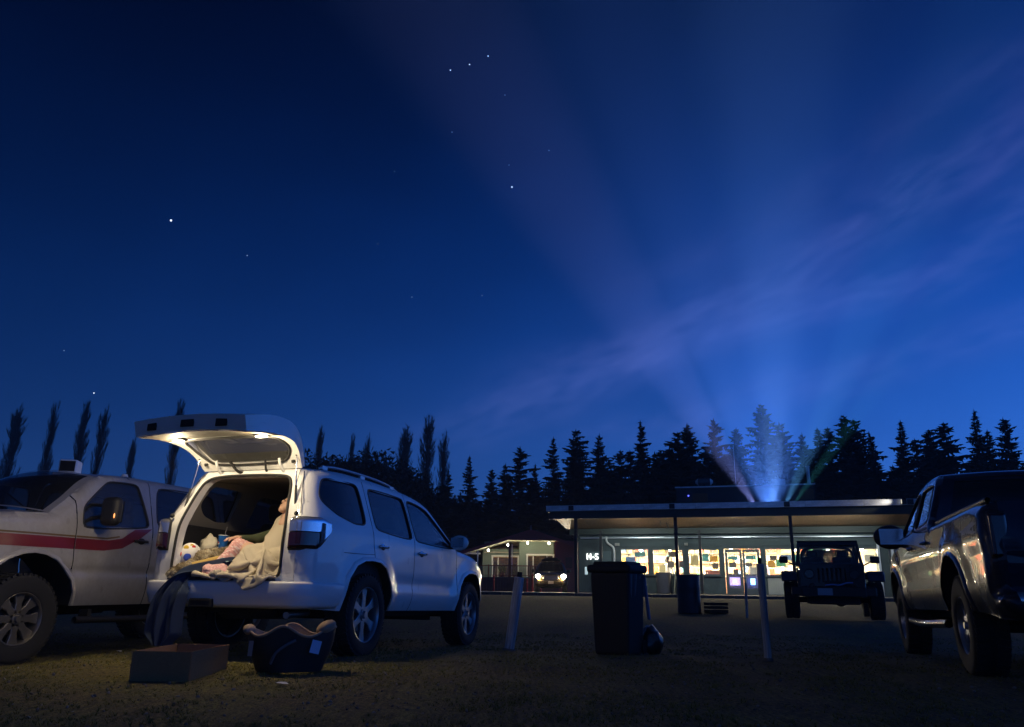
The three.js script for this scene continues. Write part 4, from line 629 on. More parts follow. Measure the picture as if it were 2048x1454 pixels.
  part(truck, 'roof_antenna', [cyl(0.03, 0.04, 0.03, X(1.35), 1.955, -0.62, 14)], mat.plate);
  // nose along the lot axis towards the camera: forward = (-sin, -cos) in (x, forward distance)
  truck.rotation.set(0, -Math.PI / 2 - LOT, 0);
  const c = Math.cos(LOT), s = Math.sin(LOT), fx = -4.60, fz = 7.66;      // left front wheel stands here
  // left side is z = -0.99; right vector of the truck = (-c, s) in (x, forward)
  truck.position.set(fx + s * wb - c * 0.99, -0.075, -(fz + c * wb + s * 0.99));
}
// ------------------------------------------------------------------ the snack bar: local x along its front, y up, z towards the camera; the canopy's edge is z = 0
const wood = texture(512, (u, v) => { const g = tileNoise(u, v * 0.08 + u * 0.01, 70, 3), k = clamp(0.5 + 0.9 * (g - 0.5) + 0.5 * (tileNoise(u, v, 8, 5) - 0.5)); return [lerp(0.42, 0.62, k), lerp(0.34, 0.50, k), lerp(0.25, 0.36, k)]; }, { srgb: true });
const streaky = texture(512, (u, v) => 0.90 + 0.10 * (tileNoise(u, v, 40, 6) - 0.5) + 0.14 * (tileNoise(u, v, 9, 2) - 0.5), { srgb: true, repeat: [0.3, 0.3] });
const teal = M([0.085, 0.115, 0.12], 0.75, { map: streaky }), tealDark = M([0.035, 0.048, 0.046], 0.6), steel = M([0.02, 0.02, 0.024], 0.5), whiteMetal = M([0.95, 0.96, 0.98], 0.4, { map: streaky });
const bldg = thing('snack_bar', 'long low snack bar with wide canopy and bright windows under the trees', 'building');
{
  const b = bldg;
  const win = [[2.54, 3.86, 0.93, 2.10], [4.01, 5.42, 0.93, 2.08], [5.60, 7.00, 0.93, 2.08], [8.90, 10.95, 0.93, 2.11], [11.25, 13.45, 0.93, 2.11]], door = [7.18, 8.72, 0.02, 2.08];
  const rect = ([x0, x1, y0, y1]) => [[x0, y0], [x1, y0], [x1, y1], [x0, y1]];
  const ws = shapeOf(rect([0.75, 13.95, 0, 3.0]), [...win.map(rect), rect(door)]);
  part(b, 'front_wall', new THREE.ExtrudeGeometry(ws, { depth: 0.18, bevelEnabled: false }).translate(0, 0, -3.78), teal);
  part(b, 'end_wall', box(0.18, 3.0, 5.6, 0.66, 1.5, -6.4), teal); part(b, 'end_wall', box(0.18, 3.0, 5.6, 14.04, 1.5, -6.4), teal); part(b, 'back_wall', box(13.6, 3.0, 0.18, 7.35, 1.5, -9.3), M([0.62, 0.54, 0.40], 0.8));
  part(b, 'floor', box(13.2, 0.1, 5.4, 7.35, -0.03, -6.5), M([0.25, 0.22, 0.19], 0.5)); part(b, 'ceiling', box(13.2, 0.08, 5.4, 7.35, 2.62, -6.5), M([0.72, 0.68, 0.58], 0.9));
  const frameM = M([0.10, 0.115, 0.12], 0.5), pane = M([0.95, 0.97, 0.97], 0.02, { phys: true, transmission: 1, ior: 1.45 });
  win.forEach(([x0, x1, y0, y1]) => { const w = sub(b, 'window'), cx = (x0 + x1) / 2, cy = (y0 + y1) / 2;
    part(w, 'window_frame', [box(x1 - x0, 0.05, 0.08, cx, y1 - 0.025, -3.64), box(x1 - x0, 0.05, 0.08, cx, y0 + 0.025, -3.64), box(0.05, y1 - y0 - 0.1, 0.08, x0 + 0.025, cy, -3.64), box(0.05, y1 - y0 - 0.1, 0.08, x1 - 0.025, cy, -3.64)], frameM);
    part(w, 'pane', box(x1 - x0 - 0.1, y1 - y0 - 0.1, 0.006, cx, cy, -3.65), pane); part(w, 'sill', box(x1 - x0 + 0.1, 0.04, 0.14, cx, y0 - 0.022, -3.56), frameM); });
  for (const [x0, x1] of [[7.22, 7.94], [7.96, 8.68]]) { const d = sub(b, 'door'); const cx = (x0 + x1) / 2; part(d, 'door_frame', new THREE.ExtrudeGeometry(shapeOf(rect([x0, x1, 0.03, 2.06]), [rect([x0 + 0.10, x1 - 0.10, 1.0, 1.94]), rect([x0 + 0.10, x1 - 0.10, 0.40, 0.94])]), { depth: 0.05, bevelEnabled: false }).translate(0, 0, -3.68), frameM);
    part(d, 'pane', box(x1 - x0 - 0.2, 0.94, 0.006, cx, 1.47, -3.655), pane); part(d, 'pane', box(x1 - x0 - 0.2, 0.54, 0.006, cx, 0.67, -3.655), pane); part(d, 'door_handle', rod([cx + (x0 < 7.5 ? 0.28 : -0.28), 0.85, -3.57], [cx + (x0 < 7.5 ? 0.28 : -0.28), 1.25, -3.57], 0.012), mat.alloy); }
  part(b, 'ribbed_panel', grid(120, 1, (u, v) => [lerp(8.95, 10.0, u), lerp(0.10, 0.86, v), -3.575 + 0.012 * Math.sin(u * 150)]), M([0.55, 0.53, 0.46], 0.6));
  part(b, 'skirting', box(13.2, 0.16, 0.05, 7.35, 0.08, -3.572), M([0.14, 0.13, 0.12], 0.8));
  part(b, 'corner_trim', box(0.10, 2.9, 0.10, 13.15, 1.45, -3.56), whiteMetal).position.x = 0.3; part(b, 'corner_trim', box(0.10, 2.9, 0.10, 13.98, 1.45, -3.56), whiteMetal);
  // canopy: fascia band, front and back beams, posts, sloping soffit boards
  const fasc = sub(b, 'canopy_fascia'); for (let i = 0; i < 7; i++) { const x0 = i * 2.122, x1 = x0 + 2.112; part(fasc, 'fascia_panel', box(x1 - x0, 0.235, 0.05, (x0 + x1) / 2, 3.63, -0.025, 0.006), whiteMetal); }
  for (const x of [0.02, 14.84]) part(fasc, 'fascia_end', grid(1, 1, (u, v) => [x, lerp(3.62, 3.02, u) + lerp(-0.10, 0.12, v), lerp(-0.05, -3.7, u)]), M([0.22, 0.21, 0.20], 0.6));
  for (const x of [1.12, 5.42, 9.92, 14.35]) part(fasc, 'fascia_bracket', box(0.22, 0.20, 0.03, x, 3.63, 0.017, 0.006), steel);
  part(b, 'front_beam', box(14.6, 0.30, 0.16, 7.42, 3.34, -0.20), tealDark); part(b, 'back_beam', box(14.4, 0.26, 0.14, 7.4, 2.86, -3.42), tealDark);
  part(b, 'gutter', box(13.3, 0.05, 0.10, 7.35, 2.58, -3.50), M([0.55, 0.57, 0.58], 0.3, { metalness: 0.6 })); part(b, 'header_board', box(13.2, 0.30, 0.03, 7.35, 2.36, -3.582), teal);
  for (const x of [1.25, 5.5, 10.0, 14.4]) part(b, 'canopy_post', box(0.13, 3.3, 0.13, x, 1.60, -0.30, 0.01), steel);
  for (const x of [1.85, 6.25]) part(b, 'inner_post', box(0.12, 2.9, 0.12, x, 1.40, -2.6, 0.01), steel);
  const q = mulberry(3), soff = sub(b, 'canopy_soffit');
  for (let i = 0; i < 12; i++) { const t = 0.85 + 0.3 * q(), m = M([0.85 * t, 0.78 * t, 0.70 * t], 0.55, { map: wood }); const x0 = 0.06 + i * 1.228; part(soff, 'soffit_panel', grid(1, 1, (u, v) => [lerp(x0, x0 + 1.218, u), lerp(3.47, 2.985, v), lerp(-0.12, -3.5, v), u, v * 3]), m); }
  part(b, 'roof_deck', grid(1, 1, (u, v) => [lerp(0, 14.86, u), lerp(3.74, 3.10, v), lerp(-0.06, -3.75, v)]), M([0.12, 0.12, 0.13], 0.8)); part(b, 'flat_roof', box(13.6, 0.12, 5.7, 7.35, 3.06, -6.6), M([0.10, 0.10, 0.11], 0.9));
  part(b, 'downpipe', tube([[1.95, 2.62, -3.40], [1.95, 2.45, -3.40], [2.02, 2.33, -3.42], [2.22, 2.18, -3.5], [2.27, 2.05, -3.5], [2.27, 1.0, -3.5], [2.27, 0.15, -3.5]], 0.045, 60, 10), M([0.62, 0.63, 0.62], 0.5));
  part(b, 'downpipe', tube([[13.3, 2.5, -3.5], [13.7, 2.35, -3.5], [13.82, 2.15, -3.5], [13.82, 0.15, -3.5]], 0.04, 60, 10), M([0.06, 0.065, 0.07], 0.5));
  part(b, 'wall_box', box(0.20, 0.13, 0.08, 2.42, 2.28, -3.52, 0.01), M([0.35, 0.34, 0.30], 0.6)); part(b, 'wall_box', box(0.16, 0.12, 0.08, 5.55, 2.28, -3.52, 0.01), M([0.35, 0.34, 0.30], 0.6));
  part(b, 'side_door', box(0.85, 1.95, 0.04, 1.68, 0.99, -3.575, 0.01), M([0.10, 0.14, 0.15], 0.6));
  part(b, 'conduit', [tube([[4.95, 3.1, -1.6], [5.0, 3.0, -1.6], [5.05, 2.85, -1.6]], 0.02, 8, 6), rod([4.7, 3.2, -1.6], [4.72, 2.95, -1.6], 0.012)], steel);
  // projection room on the roof
  const r = sub(b, 'projection_room'); part(r, 'room_wall', new THREE.ExtrudeGeometry(shapeOf(rect([5.12, 11.24, 3.0, 4.9]), [rect([8.6, 10.05, 3.28, 3.95])]), { depth: 0.12, bevelEnabled: false }).translate(0, 0, -4.65), M([0.05, 0.05, 0.055], 0.8));
  part(r, 'room_wall', box(0.12, 1.9, 3.8, 5.18, 3.95, -6.6), M([0.06, 0.05, 0.045], 0.8)); part(r, 'room_wall', box(0.12, 1.9, 3.8, 11.18, 3.95, -6.6), M([0.06, 0.05, 0.045], 0.8)); part(r, 'room_wall', box(6.12, 1.9, 0.12, 8.18, 3.95, -8.5), M([0.06, 0.05, 0.045], 0.8));
  part(r, 'room_roof', box(6.2, 0.08, 4.1, 8.18, 4.93, -6.55), M([0.10, 0.10, 0.11], 0.8)); part(r, 'roof_flashing', box(6.22, 0.06, 0.03, 8.18, 4.955, -4.50), whiteMetal);
  part(r, 'brown_panel', box(0.62, 0.45, 0.02, 10.88, 4.52, -4.51), M([0.16, 0.085, 0.05], 0.8)); part(r, 'brown_panel', box(0.7, 0.4, 0.02, 6.2, 4.45, -4.51), M([0.16, 0.075, 0.04], 0.8));
  part(r, 'projector', [box(0.5, 0.45, 0.9, 9.32, 3.55, -5.3, 0.03), new THREE.CylinderGeometry(0.09, 0.11, 0.25, 20).rotateX(Math.PI / 2).translate(9.32, 3.60, -4.76)], steel);
  part(r, 'vent_pipe', [cyl(0.075, 0.075, 0.85, 11.05, 5.38, -5.0, 16), cyl(0.095, 0.095, 0.04, 11.05, 5.82, -5.0, 16)], whiteMetal);
  part(r, 'roof_unit', box(0.62, 0.34, 0.5, 9.75, 5.22, -6.0, 0.02), whiteMetal); const vb = sub(r, 'exhaust_fan'); part(vb, 'fan_body', new THREE.CylinderGeometry(0.16, 0.16, 0.55, 20).rotateZ(Math.PI / 2).translate(6.35, 5.32, -5.6), M([0.10, 0.10, 0.11], 0.5)); part(vb, 'fan_hood', [new THREE.CylinderGeometry(0.06, 0.17, 0.12, 18).rotateZ(Math.PI / 2).translate(6.0, 5.32, -5.6), new THREE.CylinderGeometry(0.17, 0.06, 0.12, 18).rotateZ(Math.PI / 2).translate(6.7, 5.32, -5.6)], whiteMetal); part(vb, 'fan_stand', box(0.1, 0.36, 0.1, 6.35, 5.08, -5.6), steel);
  part(r, 'antenna_mast', rod([7.85, 4.95, -4.7], [7.85, 6.9, -4.7], 0.012, 0.008), mat.alloy);
  part(r, 'indicator_lamp', tr(new THREE.SphereGeometry(0.035, 10, 8), 5.68, 4.55, -4.48), glow([0.10, 0.12, 1.0], 3));
  const fl = sub(b, 'flood_lamp'); part(fl, 'lamp_case', box(0.16, 0.20, 0.14, 14.12, 3.64, 0.10, 0.02), steel); part(fl, 'lamp_face', box(0.012, 0.15, 0.10, 14.03, 3.64, 0.10), glow([1.0, 0.93, 0.72], 0.9)); const fs = new THREE.SpotLight(lin(1, 0.93, 0.78), 7, 0, 0.5, 0.9, 2); fs.position.set(14.0, 3.66, 0.16); fs.target.position.set(5, 3.62, 0.02); fs.shadow.radius = 3; fs.name = 'flood_light'; b.add(fs, fs.target);
  // strip lamps on the back of the front beam light the wall and the soffit
  for (const x of [3.3, 7.7, 12.1]) { const g = sub(b, 'canopy_lamp'); part(g, 'lamp_tube', box(1.2, 0.05, 0.04, x, 3.24, -0.31, 0.01), glow([0.86, 0.95, 0.92], 1.2)); part(g, 'lamp_hood', box(1.26, 0.02, 0.10, x, 3.285, -0.33), steel); const l = new THREE.RectAreaLight(lin(0.84, 0.97, 0.92), 240, 1.2, 0.06); l.position.set(x, 3.24, -0.345); l.lookAt(x, 2.95, -2.6); l.name = 'canopy_light'; b.add(l); }
  // signs
  const sg = sub(b, 'lit_sign'); part(sg, 'sign_letters', letters('H-S', 0.28, 0.02).translate(1.25, 1.60, -3.56), glow([0.95, 0.98, 0.92], 2.2)); lampAt(b, 1.25, 1.75, -3.45, [0.9, 1, 0.95], 0.10, 3);
  part(b, 'lit_notice', box(0.13, 0.34, 0.02, 0.93, 1.10, -3.585), glow([0.65, 0.9, 0.95], 0.5));
  const nn = sub(b, 'neon_sign'); part(nn, 'neon_letters', letters('HOTS', 0.17, 0.015).translate(3.50, 1.56, -3.72), glow([1.0, 0.10, 0.008], 3.2)); part(nn, 'neon_outline', tube([[3.72, 1.48, -3.72], [3.80, 1.30, -3.72], [3.74, 1.12, -3.72], [3.80, 0.98, -3.72]], 0.025, 24, 8), glow([1.0, 0.36, 0.03], 3)); lampAt(b, 3.55, 1.6, -3.5, [1, 0.2, 0.03], 0.18, 3);
  // rows of bulbs and added ceiling panels that brighten the room
  for (let i = 0; i < 9; i++) { const x = 1.8 + i * 1.4, g = sub(b, 'ceiling_lamp'); part(g, 'lamp_bulb', tr(new THREE.SphereGeometry(0.075, 14, 10), x, 2.14, -5.4), glow([1.0, 0.93, 0.78], 16)); part(g, 'lamp_stem', rod([x, 2.21, -5.4], [x, 2.58, -5.4], 0.01), steel); lampAt(b, x, 2.02, -5.4, [1.0, 0.82, 0.56], 24, 4); }
  for (let i = 0; i < 4; i++) { const x = 2.6 + i * 3.15, g = sub(b, 'added_panel_lamp'); part(g, 'lamp_tray', box(2.5, 0.05, 0.5, x, 2.555, -7.2), whiteMetal); part(g, 'lamp_diffuser', box(2.4, 0.012, 0.4, x, 2.524, -7.2), glow([1.0, 0.88, 0.66], 6)); const l = new THREE.RectAreaLight(lin(1.0, 0.86, 0.60), 260, 2.4, 0.4); l.position.set(x, 2.51, -7.2); l.rotation.x = -Math.PI / 2; l.name = 'added_panel_light'; b.add(l); }
  place(b, 1.57, 34.0, -LOT, 0.34);
}
// what stands in the snack bar: shelves, boards, boxes, people, each where the windows show it
const inBar = (o) => { o.position.applyMatrix4(bldg.matrixWorld); o.rotation.y -= LOT; return o; };
bldg.updateMatrixWorld(true);
{
  const q = mulberry(21), C = [[0.55, 0.10, 0.05], [0.60, 0.30, 0.05], [0.08, 0.30, 0.34], [0.65, 0.55, 0.30], [0.10, 0.08, 0.07], [0.12, 0.22, 0.45], [0.55, 0.50, 0.45], [0.35, 0.12, 0.10], [0.10, 0.35, 0.18], [0.70, 0.62, 0.12]];
  const mats = C.map((c) => M(c, 0.55)); const names = ['red', 'orange', 'teal', 'cream', 'black', 'blue', 'pale grey', 'maroon', 'green', 'yellow'];
  const seen = ['seen in the leftmost window', 'seen left of the post', 'seen through the wide window', 'seen beside the doors', 'seen through the doors', 'seen in the window behind the jeep'];
  // long counter and a back shelf
  const counter = thing('service_counter', 'long wooden counter inside the snack bar', 'counter'); part(counter, 'counter_body', box(11.6, 0.9, 0.6, 0, 0.45, 0, 0.02), M([0.22, 0.11, 0.06], 0.6)); part(counter, 'counter_top', box(11.8, 0.05, 0.75, 0, 0.93, 0, 0.015), M([0.45, 0.40, 0.33], 0.35)); counter.position.set(7.2, 0, -6.9); inBar(counter);
  for (let k = 0; k < 3; k++) { const s = thing('wall_shelf', ['lowest', 'middle', 'highest'][k] + ' shelf on the back wall of the snack bar', 'shelf'); part(s, 'board', box(11.5, 0.04, 0.32, 0, 0, 0), M([0.35, 0.25, 0.15], 0.6)); for (let i = 0; i < 6; i++) part(s, 'bracket', box(0.03, 0.12, 0.28, -5.2 + i * 2.1, -0.08, 0), steel); s.position.set(7.2, 1.15 + k * 0.48, -9.02); inBar(s); }
  let n = 0; for (let k = 0; k < 3; k++) for (let x = 1.75; x < 12.7; x += 0.20 + 0.22 * q()) {
    const c = Math.floor(q() * C.length), w = 0.13 + 0.14 * q(), h = 0.16 + 0.22 * q(); if (q() < 0.12) continue;
    const o = solo('carton', new RoundedBoxGeometry(w, h, 0.2, 1, 0.01), mats[c], `${names[c]} carton standing on the ${['lowest', 'middle', 'highest'][k]} snack bar shelf`, 'carton', 'cartons on the snack bar shelves'); o.position.set(x, 1.17 + k * 0.48 + h / 2, -8.98 + 0.03 * q()); inBar(o); n++; }
  for (let x = 1.7; x < 12.6; x += 0.34 + 0.3 * q()) { const c = Math.floor(q() * C.length), h = 0.15 + 0.3 * q(), r = 0.06 + 0.06 * q(); if (q() < 0.15) continue; const o = q() < 0.5 ? solo('jar', lathe([[0, 0], [r, 0], [r, h * 0.75], [r * 0.6, h * 0.9], [r * 0.62, h], [0, h]], 16), mats[c], `${names[c]} jar standing on the snack bar counter`, 'jar', 'jars on the counter') : solo('counter_box', new RoundedBoxGeometry(r * 3, h, 0.25, 1, 0.01).translate(0, h / 2, 0), mats[c], `${names[c]} display box standing on the snack bar counter`, 'box', 'boxes on the counter'); o.position.set(x, 0.957, -6.85 + 0.2 * (q() - 0.5)); inBar(o); }
  // boards and pictures hanging behind the glass
  const boards = [[2.95, 1.55, 0.5, 0.4, 5, -4.1], [3.35, 1.85, 0.5, 0.25, 2, -4.2], [4.35, 1.2, 0.3, 0.34, 3, -4.3], [4.85, 1.86, 0.36, 0.24, 4, -4.2], [4.75, 1.42, 0.3, 0.28, 4, -4.3], [5.15, 1.42, 0.34, 0.3, 4, -4.3], [5.85, 1.60, 0.34, 0.44, 3, -4.1], [6.25, 1.72, 0.42, 0.34, 2, -4.3], [6.68, 1.68, 0.36, 0.26, 1, -4.4], [6.75, 1.35, 0.26, 0.26, 4, -4.1], [6.62, 1.06, 0.62, 0.20, 7, -4.0], [7.52, 1.70, 0.42, 0.16, 2, -4.1], [7.50, 1.40, 0.3, 0.22, 4, -4.1], [7.62, 1.12, 0.2, 0.2, 4, -4.2], [8.30, 1.72, 0.44, 0.16, 2, -4.1], [8.20, 1.42, 0.26, 0.16, 4, -4.0], [8.38, 1.16, 0.30, 0.3, 6, -4.0], [9.25, 1.70, 0.30, 0.2, 4, -4.1], [9.15, 1.45, 0.3, 0.3, 1, -4.3], [9.55, 1.50, 0.4, 0.3, 8, -4.3], [9.85, 1.72, 0.6, 0.24, 5, -4.2], [10.3, 1.6, 0.4, 0.5, 2, -4.2], [12.4, 1.6, 0.5, 0.4, 3, -4.2], [13.15, 1.7, 0.4, 0.3, 6, -4.2]];
  boards.forEach(([x, y, w, h, c, z], i) => { const o = thing('hanging_board', `${names[c]} ${w > h ? 'wide' : 'tall'} board hanging behind the snack bar glass, number ${['one', 'two', 'three', 'four', 'five', 'six', 'seven', 'eight', 'nine', 'ten', 'eleven', 'twelve', 'thirteen', 'fourteen', 'fifteen', 'sixteen', 'seventeen', 'eighteen', 'nineteen', 'twenty', 'twenty-one', 'twenty-two', 'twenty-three', 'twenty-four'][i]} from the left`, 'board', 'boards hanging behind the glass'); part(o, 'board_face', box(w, h, 0.015, 0, 0, 0), mats[c]); part(o, 'hanging_wire', rod([0, h / 2, 0], [0, 2.56 - y, 0], 0.003), steel); o.position.set(x, y, z); inBar(o); });
  // two game cabinets with lit screens just inside the doors
  for (const [x, col, lab, k, I] of [[7.56, [0.45, 0.25, 1.0], 'game cabinet with violet lit front behind the left door pane', 0.9, 0.25], [8.32, [0.12, 0.35, 1.0], 'game cabinet with bright blue screen behind the right door pane', 3.2, 0.6]]) { const o = thing('game_cabinet', lab, 'game cabinet'); part(o, 'cabinet', box(0.56, 0.98, 0.4, 0, 0.49, -0.22, 0.01), M([0.10, 0.09, 0.16], 0.4)); part(o, 'screen', box(k > 2 ? 0.20 : 0.44, k > 2 ? 0.28 : 0.34, 0.012, 0, 0.66, -0.01), glow(col, k)); lampAt(o, 0, 0.66, 0.06, col, I, 4); o.position.set(x, 0.03, -4.05); inBar(o); }
  // people inside
  const standing = (name, label, x, z, top, trousers, turn, h = 1) => { const o = thing('person', label, 'person'); const sk = M([0.50, 0.32, 0.22], 0.6);
    const B = (c, w) => blob(c.map((a) => a.map((v) => v * h)), 0.013 * h, 0.03, w);
    part(o, 'body', B([[0, 1.40, 0, 0.055, 0, 1.50, 0, 0.05], [0, 1.60, 0.01, 0.085, 0, 1.66, 0, 0.09], [0, 1.55, 0.05, 0.05, 0, 1.56, 0.06, 0.045], [0, 1.60, 0.095, 0.012, 0, 1.575, 0.105, 0.014], [-0.24, 1.0, 0.08, 0.03, -0.22, 0.92, 0.16, 0.03], [0.24, 1.0, 0.08, 0.03, 0.22, 0.92, 0.16, 0.03], [-0.22, 0.92, 0.16, 0.02, -0.2, 0.88, 0.2, 0.012], [0.22, 0.92, 0.16, 0.02, 0.2, 0.88, 0.2, 0.012]]), sk);
    part(o, 'shirt', B([[-0.12, 1.36, 0, 0.09, 0.12, 1.36, 0, 0.09], [0, 1.28, 0, 0.15, 0, 1.0, 0, 0.14], [-0.19, 1.36, 0, 0.065, -0.25, 1.12, 0, 0.052], [0.19, 1.36, 0, 0.065, 0.25, 1.12, 0, 0.052], [-0.25, 1.12, 0, 0.05, -0.24, 1.0, 0.08, 0.04], [0.25, 1.12, 0, 0.05, 0.24, 1.0, 0.08, 0.04]]), M(top, 0.9));
    part(o, 'trousers', B([[-0.08, 0.92, 0, 0.12, 0.08, 0.92, 0, 0.12], [-0.09, 0.86, 0, 0.09, -0.10, 0.48, 0.01, 0.065], [-0.10, 0.48, 0.01, 0.065, -0.10, 0.08, 0, 0.05], [0.09, 0.86, 0, 0.09, 0.10, 0.48, 0.01, 0.065], [0.10, 0.48, 0.01, 0.065, 0.10, 0.08, 0, 0.05], [-0.10, 0.04, 0, 0.04, -0.11, 0.035, 0.14, 0.035], [0.10, 0.04, 0, 0.04, 0.11, 0.035, 0.14, 0.035]]), M(trousers, 0.9));
    part(o, 'hair', B([[0, 1.68, -0.015, 0.092, 0, 1.70, -0.02, 0.09], [0, 1.62, -0.05, 0.07, 0, 1.56, -0.06, 0.05]]), M([0.03, 0.02, 0.015], 0.8)); o.position.set(x, 0.02, z); o.rotation.y = turn; inBar(o); };
  standing('person', 'person in a white shirt standing inside the wide snack bar window', 4.55, -5.0, [0.80, 0.78, 0.80], [0.04, 0.04, 0.06], 2.6);
  standing('person', 'person in a grey top standing inside behind the right door', 8.75, -5.6, [0.30, 0.28, 0.42], [0.04, 0.04, 0.06], 0.4);
  // things standing before the wall
  const bin = (lab, x, z, w, h, c) => { const o = thing('litter_bin', lab, 'litter bin'); part(o, 'bin_body', lathe([[0, 0], [w * 0.86, 0], [w * 0.88, 0.02], [w, h], [w * 0.96, h], [w * 0.9, h * 0.97], [0, h * 0.9]], 24), M(c, 0.6)); part(o, 'bin_rim', tr(new THREE.TorusGeometry(w, 0.02, 8, 28), 0, h, 0, Math.PI / 2), M(c, 0.4)); o.position.set(x, 0.12, z); inBar(o); return o; };
  bin('grey litter bin before the wall under the wide window', 4.55, -3.1, 0.33, 0.9, [0.09, 0.085, 0.10]);
  const af = thing('sandwich_board', 'pale sandwich board leaning open beside the grey litter bin', 'sign'); for (const s of [1, -1]) part(af, 'board_leaf', box(0.05, 0.95, 0.5, s * 0.10, 0.47, 0, 0.006).rotateZ(s * 0.11), M([0.40, 0.36, 0.24], 0.7)); part(af, 'hinge', box(0.06, 0.03, 0.5, 0, 0.945, 0), steel); af.position.set(5.12, 0.12, -3.0); inBar(af);
}
{
  // raised concrete walk along the front, running on to the left
  const t = texture(512, (u, v) => 0.55 + 0.25 * (tileNoise(u, v, 14, 3) - 0.5) + 0.2 * (tileNoise(u, v, 80, 6) - 0.5), { srgb: true, repeat: [0.5, 0.5] });
  const w = thing('walkway', null, null, null, 'structure'); for (let i = 0; i < 14; i++) part(w, 'slab', box(1.58, 0.14, 3.9, -5.9 + i * 1.6, 0.05, -1.75, 0.015), M([0.42, 0.40, 0.37], 0.9, { map: t })); w.position.set(0, 0, 0); inBar(w);
}
// ------------------------------------------------------------------ the projector's light, thrown through the port towards the screen
{
  const P0 = V3(9.32, 3.62, -4.58).applyMatrix4(bldg.matrixWorld);
  const ux = V3(Math.cos(LOT), 0, Math.sin(LOT));
  const beam = (off, yaw, pitch, half, col, I, pen = 0.35) => { const s = new THREE.SpotLight(lin(...col), I, 0, half * DEG, pen, 2), a = LOT + yaw * DEG, p = pitch * DEG, Q = P0.clone().addScaledVector(ux, off); s.position.copy(Q); s.target.position.set(Q.x - Math.sin(a) * Math.cos(p) * 20, Q.y + Math.sin(p) * 20, Q.z + Math.cos(a) * Math.cos(p) * 20); s.shadow.radius = 2; s.name = 'projector_light'; scene.add(s, s.target); };
  // light points spread sideways behind the port, added to widen the beam; the picture's colours lie next to each other in the beam
  beam(0, 0.4, 8.6, 9.5, [0.09, 0.27, 1.0], 50000, 0.9);
  beam(-0.45, 6.3, 7.8, 2.6, [0.30, 0.36, 1.0], 62000, 0.6); beam(-0.22, 3.0, 8.0, 1.6, [0.16, 0.26, 1.0], 32000, 0.6); beam(0.10, -0.8, 8.0, 2.5, [0.20, 0.44, 1.0], 66000, 0.6); beam(0.42, -5.6, 7.8, 2.0, [0.13, 0.46, 1.0], 62000, 0.6);
  beam(-0.75, 9.2, 7.4, 2.2, [0.55, 0.52, 0.16], 34000, 0.7); beam(0.62, -8.6, 7.4, 1.4, [0.06, 0.38, 0.40], 40000, 0.7);
}
